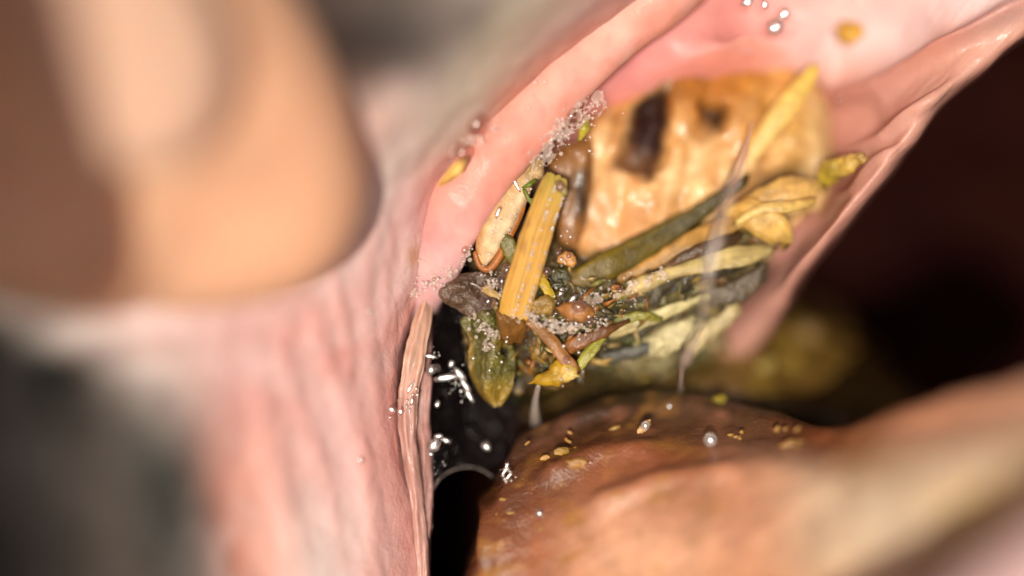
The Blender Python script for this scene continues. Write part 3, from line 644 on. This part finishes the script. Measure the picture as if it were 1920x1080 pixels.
piece('grass_blade', 'tiny bright green curl above the seed husk', 'grass', [(980,352,.1,3,3),(992,346,.15,4,3),(1004,338,.1,3,3)], (96, 120, 24), n_ang=8)
piece('grass_blade', 'tiny forked green shred beside the top of the straw', 'grass', [(983,355,.1,3,3),(990,372,.16,5,3),(1002,380,.1,8,4),(1006,392,.0,6,4)], (120, 128, 50), (70, 84, 20), n_ang=10)
piece('orange_straw', 'thin brown orange stem slanting down from the straw foot to the yellow chunk', 'hay', [(990,600,.0,9,4),(1018,622,.06,11,5),(1044,650,.12,12,5),(1064,678,.14,13,5),(1078,698,.1,10,4)], (156, 112, 60), (146, 94, 48))
chunk('hay_chunk', 'bright yellow ragged hay chunk hanging at the bottom of the food', 'hay', [(990,718),(1006,704),(1026,694),(1040,672),(1068,664),(1082,690),(1087,708),(1066,716),(1052,723),(1020,724)], .0, .16, .25, (190, 150, 32), slope=(.002, 0), wob=4,
      paint=lambda c, x, y, P: mix(mix(c, (222, 196, 120), patch(x, y, [(1058,712),(1070,690),(1090,704),(1066,722)], 8)), (120, 84, 20), np.clip(fbm(P * 3, 3) - .1, 0, 1)))
piece('hay_sliver', 'yellow green sliver rising right of the yellow hay chunk', 'hay', [(1086,690,-.1,8,4),(1098,672,-.08,12,5),(1114,652,-.1,10,5),(1132,632,-.2,5,3)], (164, 156, 60), (150, 146, 60))
piece('hay_fibre', 'brown twisted fibre sloping up right of the orange stem', 'hay', [(1056,662,-.1,8,5),(1080,644,.0,14,6),(1110,632,.0,12,5),(1150,616,-.1,7,4),(1178,602,-.25,3,3)], (150, 92, 38), (84, 54, 24))
piece('hay_strip', 'short yellow strip leaning against the right side of the straw', 'hay', [(1012,520,.0,8,4),(1022,535,.05,10,4),(1032,556,.05,9,4),(1034,570,-.05,5,3)], (196, 160, 44), (180, 150, 40))
chunk('hay_chunk', 'mustard fibrous tuft in the dark hollow above the yellow chunk', 'hay', [(992,650),(1004,630),(1018,640),(1030,668),(1020,684),(996,672)], -.5, .2, .3, (150, 112, 40))
chunk('leaf_scrap', 'mossy green scrap behind the short yellow strip', 'leaf', [(1030,500),(1062,498),(1074,520),(1064,560),(1040,560),(1030,530)], -.35, .18, .3, (66, 64, 20), mat=M_PUL)
chunk('leaf_scrap', 'green brown scrap in foam at the right of the straw foot', 'leaf', [(1000,558),(1030,552),(1046,566),(1034,590),(1006,594),(990,578)], .1, .14, .3, (150, 116, 46), mat=M_PUL)
piece('leaf_scrap', 'long black green leaf edge running right from the orange lump', 'leaf', [(1066,632,-.55,8,3),(1140,592,-.45,20,3),(1210,558,-.5,21,3),(1290,528,-.6,14,3),(1350,508,-.7,8,3),(1420,492,-1,4,3)], (56, 48, 26), (50, 44, 28), n_len=60, n_ang=28, lump=.09, twist=.4)
piece('hay_strip', 'cream strip along the top of the black green leaf edge', 'hay', [(1150,558,-.5,8,6),(1200,535,-.38,16,7),(1260,512,-.45,12,6),(1330,492,-.5,18,7),(1400,478,-.6,20,7),(1450,470,-.8,8,5)], (190, 166, 104), (196, 174, 112), n_len=40)
piece('hay_strip', 'amber strip between the olive blade and the cream strip', 'hay', [(1160,525,-.6,8,6),(1230,490,-.6,14,7),(1290,455,-.6,18,8),(1350,430,-.7,20,8),(1400,410,-.8,10,6)], (170, 124, 56), (190, 146, 76), n_len=36)
piece('hay_strip', 'dark brown strip crossing under the saliva strand', 'hay', [(1240,505,-.5,6,5),(1290,478,-.4,11,5),(1340,460,-.4,12,5),(1390,440,-.6,7,5)], (92, 62, 30), (70, 50, 28))
piece('hay_strip', 'broad golden hay strip hanging from the lower right of the tooth', 'hay', [(1360,398,-1,10,6),(1400,400,-.7,26,8),(1440,420,-.6,32,9),(1470,445,-.7,20,7),(1468,462,-.9,8,5)], (206, 160, 80), (206, 166, 84), n_len=36, n_ang=24)
piece('hay_strip', 'upper golden strip under the tooth close to the palate edge', 'hay', [(1390,385,-1,8,6),(1440,366,-.8,20,8),(1490,352,-.8,24,8),(1540,350,-1,12,6)], (196, 150, 74), (206, 166, 96), n_len=36)
piece('hay_strip', 'pale yellow strip curling over the golden hay by the palate', 'hay', [(1380,420,-.6,6,5),(1420,396,-.45,9,5),(1460,388,-.4,11,5),(1510,384,-.6,8,5),(1530,372,-.9,4,4)], (226, 190, 112), (210, 172, 92), n_len=36)
chunk('pulp_lump', 'brown pulp filling the gap between the straw top and the tooth', 'pulp', [(1026,300),(1050,276),(1080,262),(1112,262),(1112,340),(1100,420),(1082,470),(1050,456),(1040,400),(1040,350)], -1.15, .25, .6, (160, 108, 56), 'chewed pulp lumps', mat=M_TOO,
      paint=lambda c, x, y, P: mix(c, (54, 38, 20), patch(x, y, [(1076,320),(1104,315),(1106,390),(1090,415),(1074,400)], 14, 6)))  # dark patch paints the straw's shadow on the lump
chunk('pulp_lump', 'broad pale cream grey pulp lump below the black green leaf edge', 'pulp', [(1200,640),(1240,606),(1300,588),(1330,604),(1300,640),(1250,672),(1208,672)], -1.0, .3, .5, (196, 182, 132), 'chewed pulp lumps', mat=M_PUL)
chunk('pulp_lump', 'cream pulp lump at the lower end of the saliva strand', 'pulp', [(1270,640),(1310,600),(1350,585),(1385,560),(1392,585),(1350,630),(1300,668)], -1.3, .3, .5, (204, 182, 128), 'chewed pulp lumps', mat=M_PUL)
chunk('pulp_lump', 'dark grey pulp lump between the leaf edge and palate', 'pulp', [(1320,545),(1380,520),(1440,490),(1440,530),(1390,570),(1330,580)], -1.0, .3, .5, (96, 82, 62), 'chewed pulp lumps', mat=M_PUL)
piece('grass_blade', 'dark grey blade under the pale pulp lump, just above the tongue', 'grass', [(1095,690,-1.0,6,4),(1150,668,-.85,12,5),(1210,655,-.8,13,5),(1262,630,-.9,8,4)], (60, 58, 44), (70, 66, 50))
piece('hay_strip', 'ivory strip between the black green leaf edge and the dark grey blade', 'hay', [(1140,632,-.8,5,4),(1185,610,-.6,12,5),(1235,590,-.6,13,5),(1300,566,-.7,9,5),(1340,552,-.9,4,4)], (206, 190, 140), (190, 176, 124))
piece('grass_blade', 'olive yellow blade crossing the ivory strip near the leaf edge', 'grass', [(1120,612,-.5,5,4),(1160,600,-.35,9,4),(1205,592,-.35,9,4),(1240,600,-.5,4,3)], (140, 134, 44), (120, 116, 44))
piece('grass_blade', 'blurred bright yellow blade across the upper right of the tooth', 'grass', [(1528,126,-1.65,12,10),(1500,168,-1.55,19,14),(1462,216,-1.45,22,15),(1420,275,-1.4,17,13),(1382,330,-1.4,8,9)], (232, 192, 84), (236, 196, 124), stripe=.1, cvar=.12, twist=0, lump=.01)
chunk('hay_crumb', 'blurred ochre crumb stuck on the pale palate above the tooth', 'hay', [(1566,52),(1586,38),(1614,44),(1618,66),(1594,86),(1570,78)], -1.95, .25, .3, (196, 146, 30), 'hay crumbs')
piece('hay_wad', 'speckled yellow green wad tucked in the palate fold beside the tooth', 'hay', [(1545,345,-1.3,10,10),(1560,318,-1.0,19,14),(1590,306,-.7,17,14),(1618,296,-.4,8,9)], (190, 166, 40), (186, 150, 84), lump=.08)
piece('hay_sliver', 'small yellow sliver lying on the gum ridge by the lip', 'hay', [(824,345,.75,3,4),(838,332,.98,8,5),(856,316,1.08,10,5),(874,298,1.05,5,4)], (226, 180, 84), (224, 184, 100))
piece('hay_sliver', 'small yellow green leaf tip in foam at the upper left of the tooth', 'leaf', [(1088,262,-.2,4,4),(1096,240,-.1,9,5),(1102,222,-.2,5,4)], (180, 166, 50))
piece('hay_sliver', 'pale narrow sliver under the bubbles left of the straw foot', 'hay', [(908,540,.0,6,4),(922,548,.05,8,4),(938,558,.0,5,4)], (184, 152, 92))
for (x, y, h, r, cc, lb) in [(1052,846,.18,11,(164,124,46),'yellow crumb on the left shoulder of the tongue'),(1080,868,.33,15,(160,112,50),'largest ochre crumb on the left shoulder of the tongue'),
        (1022,858,.08,7,(176,128,62),'tiny pale crumb near the left edge of the tongue'),(1208,800,.1,12,(220,170,112),'round tan crumb behind the ochre crumb on the tongue'),(1285,765,-1.0,14,(176,150,40),'yellow green crumb on the crest of the tongue'),
        (1340,757,-1.0,18,(150,130,36),'flat olive crumb along the crest of the tongue'),(1428,692,-3.3,20,(150,126,46),'yellow crumb on the dark far tongue'),(1495,632,-5.05,34,(122,92,38),'large blurred yellow crumb on the far tongue by the cavity'),
        (1212,700,-2.3,12,(186,150,50),'bright yellow crumb below the pale pulp lump'),(1490,838,1.15,20,(186,136,74),'blurred amber crumb on the middle of the tongue')]:
    tag(blob('hay_crumb', (x, y, h - .05), (r * 1.35, r * .65, r * .28), M_HAY, None, random.uniform(0, 1), cc, .3, 1.5, x * .1), lb, 'hay', 'hay crumbs')

it = []
while len(it) < 170:
    x = rng.uniform(930, 1500); y = rng.uniform(790, 1000); 
    if y < 800 + max(0, (1010 - x)) * 1.1 or fbm(np.array([x / 60, y / 60, 3.3]), 2) < .12: continue
    ty = np.clip((y - 800) / 260, 0, 1); hh = np.interp(x, [930, 1000, 1150, 1300, 1430, 1570], [-.2, -.3, -.5, -.45, .3, 1.8]) * (1 - ty) + np.interp(x, [930, 1000, 1150, 1300, 1430, 1570], [.6, .9, 1.4, 2.0, 2.8, 4.2]) * ty
    it.append((x, y, hh + .02, rng.uniform(2, 6), rng.uniform(1, 2.4), rng.uniform(-.5, 1.2)))
o = many('fine_crumbs', it, M_HAY, res=(6, 8)); k_ = len(o.data.vertices); a_ = o.data.attributes.new('col', 'FLOAT_COLOR', 'POINT')
a_.data.foreach_set('color', np.tile(np.append(col((170, 124, 58)), 1), k_).astype(np.float32))
tag(o, 'fine chewed crumbs smeared over the left part of the tongue', 'hay', None, 'stuff')

# ------------------------------------------------------------------ chewed pulp: the uncountable mass behind the single pieces
pulp = [
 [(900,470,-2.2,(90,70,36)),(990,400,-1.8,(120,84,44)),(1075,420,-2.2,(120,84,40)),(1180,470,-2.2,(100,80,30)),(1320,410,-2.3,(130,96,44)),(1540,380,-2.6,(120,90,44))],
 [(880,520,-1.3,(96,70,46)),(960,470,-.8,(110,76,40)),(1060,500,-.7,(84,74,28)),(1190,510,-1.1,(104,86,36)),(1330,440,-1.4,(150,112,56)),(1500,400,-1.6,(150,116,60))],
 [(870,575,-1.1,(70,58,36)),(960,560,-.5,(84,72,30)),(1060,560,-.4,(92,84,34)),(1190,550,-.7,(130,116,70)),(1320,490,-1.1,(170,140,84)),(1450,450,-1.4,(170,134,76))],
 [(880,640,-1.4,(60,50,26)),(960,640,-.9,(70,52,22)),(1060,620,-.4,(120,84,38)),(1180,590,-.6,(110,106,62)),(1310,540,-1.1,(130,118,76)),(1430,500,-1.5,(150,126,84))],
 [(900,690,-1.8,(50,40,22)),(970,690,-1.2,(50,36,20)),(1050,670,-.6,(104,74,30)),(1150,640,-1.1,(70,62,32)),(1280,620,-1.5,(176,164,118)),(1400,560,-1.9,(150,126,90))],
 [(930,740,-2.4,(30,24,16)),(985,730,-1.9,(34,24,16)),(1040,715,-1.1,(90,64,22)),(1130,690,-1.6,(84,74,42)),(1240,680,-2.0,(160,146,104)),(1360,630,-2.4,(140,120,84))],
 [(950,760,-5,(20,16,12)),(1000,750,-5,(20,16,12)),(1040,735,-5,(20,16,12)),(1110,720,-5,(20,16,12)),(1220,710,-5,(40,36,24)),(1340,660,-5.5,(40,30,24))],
]
def pulp_paint(c, x, y, P):
    n = fbm(P * 2.0 + 2, 3); m = fbm(P * 3.1 + 40, 3)
    c = mix(c, (48, 40, 20), np.clip(-n * 2 - .25, 0, 1) * .8); c = mix(c, (186, 150, 84), np.clip(m * 2 - .5, 0, 1) * .8)
    return mix(c, (96, 108, 56), np.clip(fbm(P * 1.6 + 70, 3) * 2 - .3, 0, 1) * .5)
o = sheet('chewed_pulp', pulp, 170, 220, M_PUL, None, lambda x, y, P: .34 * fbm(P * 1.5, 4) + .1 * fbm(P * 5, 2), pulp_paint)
tag(o, 'wet green brown chewed hay packed under the tooth', 'chewed hay', None, 'stuff')
# loose shreds bedded in it
SV = []; SF = []; SC = []; off = 0
PAL = [(150,120,48),(96,88,30),(186,150,80),(70,60,26),(128,120,60),(160,100,44),(200,172,110),(60,66,40),(108,78,38)]
POLY = [(890,560),(960,440),(1060,500),(1180,500),(1330,420),(1520,390),(1440,520),(1290,640),(1100,690),(1040,720),(960,700),(900,640)]
Ac = np.array([[(q[0], q[1], q[2]) for q in r_] for r_ in pulp], float)
Ac = crom(Ac, 60); Ac = np.swapaxes(crom(np.swapaxes(Ac, 0, 1), 60), 0, 1).reshape(-1, 3)
n_s = 0
while n_s < 420:
    q = Ac[rng.integers(len(Ac))]; x = q[0] + rng.normal() * 8; y = q[1] + rng.normal() * 8; h = q[2] + rng.uniform(-.1, .5)
    if not inside(np.array(x), np.array(y), POLY): continue
    an = rng.normal(-.55, .55) if x > 1050 else rng.uniform(-1.6, 1.6); Ln = rng.uniform(6, 26); wdt = rng.uniform(2, 8)
    dx, dy = math.cos(an) * Ln, math.sin(an) * Ln; bz = rng.normal() * .12
    V, f, t, a = loft_geo([(x - dx, y - dy, h - .12 + bz, wdt * .4, 1.5), (x, y, h + .05, wdt, 2), (x + dx, y + dy, h - .12 - bz, wdt * .4, 1.5)], 8, 6, tilt=rng.normal() * .5, lump=.02, lump_s=4, seed=n_s)
    cc = PAL[rng.integers(len(PAL))]; SV.append(V); SF += [[i + off for i in g] for g in f]; off += len(V)
    SC.append(np.broadcast_to(col(cc) * rng.uniform(.7, 1.15), V.shape)); n_s += 1
o = link('hay_shreds', np.vstack(SV), SF, M_HAY, None, np.vstack(SC))
tag(o, 'loose wet hay shreds bedded in the chewed pulp', 'hay', None, 'stuff')

# ------------------------------------------------------------------ saliva
# wet film stretched over the dark hollow between lip and tongue, its lower edge an arc
film = [
 [(806,545,-.7,BK),(850,530,-.9,BK),(900,560,-1.1,BK),(950,600,-1.6,BK)],
 [(806,620,-.7,BK),(840,620,-1.2,BK),(880,640,-1.6,BK),(950,680,-1.9,BK)],
 [(802,700,-.6,BK),(835,690,-1.1,BK),(885,700,-1.5,BK),(960,740,-1.9,BK)],
 [(802,780,-.6,BK),(835,780,-1.1,BK),(885,780,-1.6,BK),(980,790,-1.9,BK)],
 [(804,850,-.6,BK),(830,850,-.9,BK),(870,846,-1.2,BK),(960,850,-1.4,BK)],
 [(804,940,-.6,BK),(828,894,-.8,BK),(872,876,-1,BK),(930,892,-1,BK)],
]
A = np.array([[(x, y, h) for x, y, h, c in r_] for r_ in film], float); A = crom(A, 120); A = np.swapaxes(crom(np.swapaxes(A, 0, 1), 100), 0, 1)
P = U(A); x, y = A[..., 0], A[..., 1]; P[..., 1] -= .10 * fbm(P * 2.6 + 1, 3) + .05 * fbm(P * 6, 2)
o = link('saliva_film', P.reshape(-1, 3), grid_faces(120, 100), M_FIL, None, None)
s = o.modifiers.new('thickness', 'SOLIDIFY'); s.thickness = .04 * S
tag(o, 'clear shiny saliva film stretched over the dark hollow beside the lip', 'saliva')
tag(loft('saliva_strand', [(803,950,-.55,2.4,2.4),(810,922,-.6,2.0,2.0),(826,896,-.8,1.5,1.5),(850,881,-.9,1.2,1.2),(874,876,-1,1,1),(898,879,-1,.9,.9),(924,894,-.9,1,1)], M_STR, None, n_len=50, n_ang=8), 'thin arched saliva edge bridging lip and tongue over the black gap', 'saliva', 'saliva strands')
tag(loft('saliva_strand', [(1412,225,-1.2,2.5,2.5),(1392,300,1.2,6,6),(1368,365,2.2,9,9),(1348,430,2.4,8,8),(1334,488,2.4,13,13),(1327,530,2.3,6,6),(1318,590,2.1,3.5,3.5),(1303,640,1.6,5,5),(1287,672,1.2,11,11),(1279,690,.6,6,6),(1276,735,-1.4,4,4)], M_STR, None, n_len=110, n_ang=14), 'long thin slanting saliva strand hanging from the tooth down to the tongue', 'saliva', 'saliva strands')
tag(loft('saliva_strand', [(1010,722,-.1,5,4),(1004,750,-.5,6,5),(1003,780,-.9,9,6),(1006,800,-1.3,10,6)], M_STR, None, n_len=30, n_ang=12), 'short vertical saliva strand from the yellow hay chunk to the tongue', 'saliva', 'saliva strands')
tag(loft('saliva_strand', [(832,540,-.2,1.6,1.6),(850,530,-.15,1.6,1.6),(872,529,-.15,1.6,1.6),(895,536,-.15,1.6,1.6),(908,548,-.2,1.6,1.6)], M_STR, None, n_len=40, n_ang=8), 'fine curved saliva edge over the brown slimy web', 'saliva', 'saliva strands')
tag(star('saliva_web', [(822,546),(842,526),(875,512),(908,512),(932,528),(932,556),(908,582),(884,594),(856,580),(832,566)], lambda x, y: -.22 + 0 * x, .10, .1, M_PUL, None, (96, 72, 54), detail=lambda x, y, P: .16 * fbm(P * 2.2, 4), nr=16, na=96, smooth_poly=True, wob=3), 'wrinkled brown slimy web between the seed husk and the leaf scrap', 'saliva')
ck = [[(q[0], q[1], q[2] + .34, q[3]) for q in r_] for r_ in pulp[:6]]
A = np.array([[(x, y, h) for x, y, h, c in r_] for r_ in ck], float); A = crom(A, 200); A = np.swapaxes(crom(np.swapaxes(A, 0, 1), 260), 0, 1)
P = U(A); P[..., 1] -= .28 * fbm(P * 1.7 + 21, 4) + .05 * fbm(P * 7, 2)
tag(link('saliva_coat', P.reshape(-1, 3), grid_faces(200, 260), M_COA), 'glossy cloudy saliva coating the chewed hay mass', 'saliva', None, 'stuff')
# bubbles that can be told apart
BUB = [(893,232,1.15,19,24,'large clear bubble on the gum at the edge of the grey lip'),(866,286,1.1,17,19,'reddish bubble above the yellow sliver on the gum'),
 (1071,217,.1,18,18,'dusky bubble on the gum at the upper left of the tooth'),(1102,182,.1,6,6,'small bright bubble above the dusky bubble'),(1024,272,-.1,12,14,'dark bubble in foam above the straw top'),
 (1050,350,.55,8,11,'oval bubble on the cut top of the straw'),(950,506,.15,9,12,'upper dark bubble left of the straw'),(941,527,.2,9,13,'lower dark bubble left of the straw'),
 (871,468,.1,7,9,'bubble on the gum edge left of the seed husk'),(1025,509,.2,8,8,'dark bubble just right of the straw middle'),(1046,474,.15,5,7,'narrow bubble beside the tan grain chip'),
 (1066,480,.15,5,5,'tiny pit bubble on top of the tan grain chip'),(915,565,-.05,16,16,'dark round bubble left of the straw foot'),(1163,545,.0,8,5,'flat bubble on the black green leaf edge'),
 (1105,604,.3,9,8,'clear bubble below the orange lump'),(1085,575,.3,14,12,'glossy double lit bubble on the orange lump'),(814,524,.05,5,5,'bubble in foam on the lower end of the gum'),
 (1572,187,-1.5,9,9,'blurred round bubble between tooth and palate'),(912,833,-.8,6,9,'small droplet bubble hanging over the black gap'),(1061,676,.5,6,6,'tiny bubble on the orange stem above the yellow chunk'),(818,690,-.4,8,8,'bubble in the wet film beside the lip')]
for x, y, h, rx, ry, lb in BUB:
    v, f = sphere_geo(14, 20); k = (D - h) / D
    q = v * np.array([rx, min(rx, ry), ry]) / 100 * k + U((x, y, h))
    tag(link('bubble', q, f, M_BUB), lb, 'bubble', 'saliva bubbles')
# foam: patches nobody could count
def foam(label, pts, n, r0, r1, hf, spread, nh=40, drop=.08):
    """beads in clumps, bedded in a lacy film whose holes are burst bubbles"""
    it = []; n = int(n * 1.2); anchor = 0; H = hf if callable(hf) else (lambda x, y: hf + 0 * x)
    for i in range(n):
        if i % 9 == 0: anchor = rng.uniform(0, len(pts) - 1.001)
        t = np.clip(anchor + rng.normal() * .18, 0, len(pts) - 1.001); k = int(t); f_ = t - k
        x = pts[k][0] * (1 - f_) + pts[k + 1][0] * f_ + rng.normal() * spread; y = pts[k][1] * (1 - f_) + pts[k + 1][1] * f_ + rng.normal() * spread
        it.append((x, y, H(x, y) + rng.uniform(-.1, .04), .5 * r0 + (r1 - .5 * r0) * rng.uniform() ** 5))
    o = many('saliva_foam', it, M_FOA, res=(6, 8)); c = np.array(o.location)
    Q = np.array(pts, float); m = spread * 2.6; st_ = 1.6
    gx = np.arange(Q[:, 0].min() - m, Q[:, 0].max() + m, st_); gy = np.arange(Q[:, 1].min() - m, Q[:, 1].max() + m, st_)
    x, y = np.meshgrid(gx, gy); d, t = seg_dist(x, y, pts)
    edge = spread * (1.25 + .7 * fbm(np.stack([x / 34, y / 34, 0 * x + n], -1), 3))
    keep = d < edge
    ok = np.argwhere(keep)
    for q in range(int(nh * .55)):
        a_, b_ = ok[rng.integers(len(ok))]; r = 1.8 + 6.5 * rng.uniform() ** 3
        keep &= np.hypot(x - x[a_, b_], (y - y[a_, b_]) * rng.uniform(.7, 1.3)) > r
    P = U(np.stack([x, y, H(x, y) - .02 + .07 * fbm(np.stack([x / 14, y / 14, 0 * x], -1), 3)], -1)).reshape(-1, 3)
    f = grid_faces(*x.shape); f = f[keep.ravel()[f].all(1)]
    used = np.unique(f); mp = -np.ones(len(P), int); mp[used] = np.arange(len(used)); f = mp[f]; P = P[used] @ RT.T * S - c
    me = o.data; nv = len(me.vertices); vs = [v.co[:] for v in me.vertices] + P.tolist(); nb = len(me.polygons)
    fs = [list(p.vertices) for p in me.polygons] + (f + nv).tolist()
    m2 = bpy.data.meshes.new('saliva_foam'); m2.from_pydata(vs, [], fs); m2.polygons.foreach_set('use_smooth', [True] * len(fs))
    m2.materials.append(M_FOA); m2.materials.append(M_LAC); m2.polygons.foreach_set('material_index', [0] * nb + [1] * (len(fs) - nb))
    o.data = m2; tag(o, label, 'foam', None, 'stuff')
foam('fine saliva foam along the lower end of the gum ridge', [(772,552),(800,532),(830,517),(858,495),(876,462)], 200, 1.1, 4.5, lambda x, y: .06 + .0 * x, 7, 60)
foam('thin foam around the clear bubbles on the gum', [(842,285),(875,262),(900,262),(930,240)], 130, 1.1, 3.5, lambda x, y: .86 - .0035 * (x - 890), 8, 40)
foam('lacy foam between gum ridge and tooth above the straw', [(1000,300),(1030,268),(1062,238),(1090,212),(1118,188)], 170, 1.3, 5, lambda x, y: .22 - .007 * ((x - 1050) * .7 + (y - 250) * .7), 17, 70)
foam('foam clinging left of the straw foot', [(910,515),(925,530),(936,550)], 110, 1, 4, .14, 9, 40)
foam('creamy foam round the right side of the straw foot', [(962,590),(985,588),(1010,600),(1040,612),(1070,616)], 150, 1, 3.5, .30, 9, 36)
foam('grey foam along the black green leaf edge', [(1090,572),(1130,556),(1180,540),(1240,516)], 130, 1.1, 4, -.05, 9, 60)
foam('bubbly foam on top of the olive leaf scrap', [(888,598),(905,615),(925,628),(914,648)], 90, 1.0, 4, -.06, 9, 50)
foam('foam beads below the orange lump', [(1075,618),(1100,615),(1130,604)], 60, 1.1, 3.5, .16, 8, 30)
# droplets: beads on the straw, then beads added as glints
dro = []
for i in range(60):                           # rows of beads along the straw
    t = rng.uniform(0, 1); side = rng.choice([-.05, .05, .75, .8])
    x = 965 + 74 * t + side * 26; y = 585 - 235 * t + side * 9
    dro.append((x, y, .60 - .16 * abs(side - .35) - .2 * max(0, .2 - t), rng.uniform(1.8, 3.6)))
tag(many('saliva_droplets', dro, M_DRO), 'rows of tiny shining droplets on the straw stalk', 'droplets', None, 'stuff')
dro = []  # beads and streaks added to stand for sun glints on wet surfaces
for (cx, cy, n, sp, h) in [(820,665,6,12,-.35),(850,712,16,16,-.5),(870,740,8,8,-.5),(815,832,14,11,-.3),(820,880,6,10,-.4),(740,770,6,12,.25),(770,730,10,10,.1),(768,760,8,9,.1),(945,880,10,9,.15),(955,900,6,10,.3),(1045,545,12,14,.1),(990,345,10,16,.0),(940,420,12,22,.3),
        (905,470,8,14,.25),(1060,490,6,14,.2),(925,650,12,22,.05),(1075,600,12,26,.25),(1110,250,8,30,-.1),(1060,690,6,18,.3),(1130,590,14,40,.0),(1060,440,6,16,.1),(800,530,8,20,.2)]:
    for i in range(n):
        dro.append((cx + rng.normal() * sp * .7, cy + rng.normal() * sp * .8, h + rng.uniform(-.05, .1), 1.1 + 2.6 * rng.uniform() ** 2))
for q_ in [(1454,50,-.72,15,1.3,.4),(1472,26,-.72,11,1.2,1.1),(1402,4,-.5,9,1.4,.2),(1434,8,-.45,8,1.3,2),(1004,154,.5,4),(1022,153,.5,4),(1001,177,.5,3),(992,201,.5,3),(521,886,1.85,9),(676,862,.85,8),(1012,962,.5,10),(1332,825,.6,14),(1255,762,-.9,9),(1210,798,.2,9),(692,584,.95,5)]:
    dro.append(q_)
for (x, y, h, r, e, an) in [(806,668,-.3,4,4,-.2),(838,708,-.5,6,4.5,.15),(862,702,-.5,7,2.5,-.9),(872,722,-.5,5,4,-1.0),(880,742,-.5,4,4,-1.0),(808,694,-.3,9,1.2,1.2),(846,682,-.5,5,1.6,1.2),(814,834,-.25,11,1.3,1.2),
        (822,818,-.3,5,2,.2),(836,826,-.4,5,2.2,-.4),(808,852,-.25,4,1.2,0),(768,728,.15,3,4,1.1),(772,752,.15,3,3,1.4),(734,768,.35,4,1.8,-.7),(751,772,.3,4,1.6,-1.2),(946,884,.2,3,4,1.0),(954,893,.2,3,4,.9),(950,874,.15,3,3,1.1),
        (820,758,-.3,5,1.5,1.3),(912,838,-.7,7,1.5,-.8),(1074,560,.1,5,2,.8),(1052,548,.1,5,2,1.0),(968,346,.15,3,5,-1.1),(934,398,.28,4,3,1.2)]:
    dro.append((x, y, h, r, e, an))
tag(many('saliva_droplets', dro, M_DRO, res=(8, 12)), 'scattered droplets added as sun glints on the wet mouth and food', 'droplets', None, 'stuff')
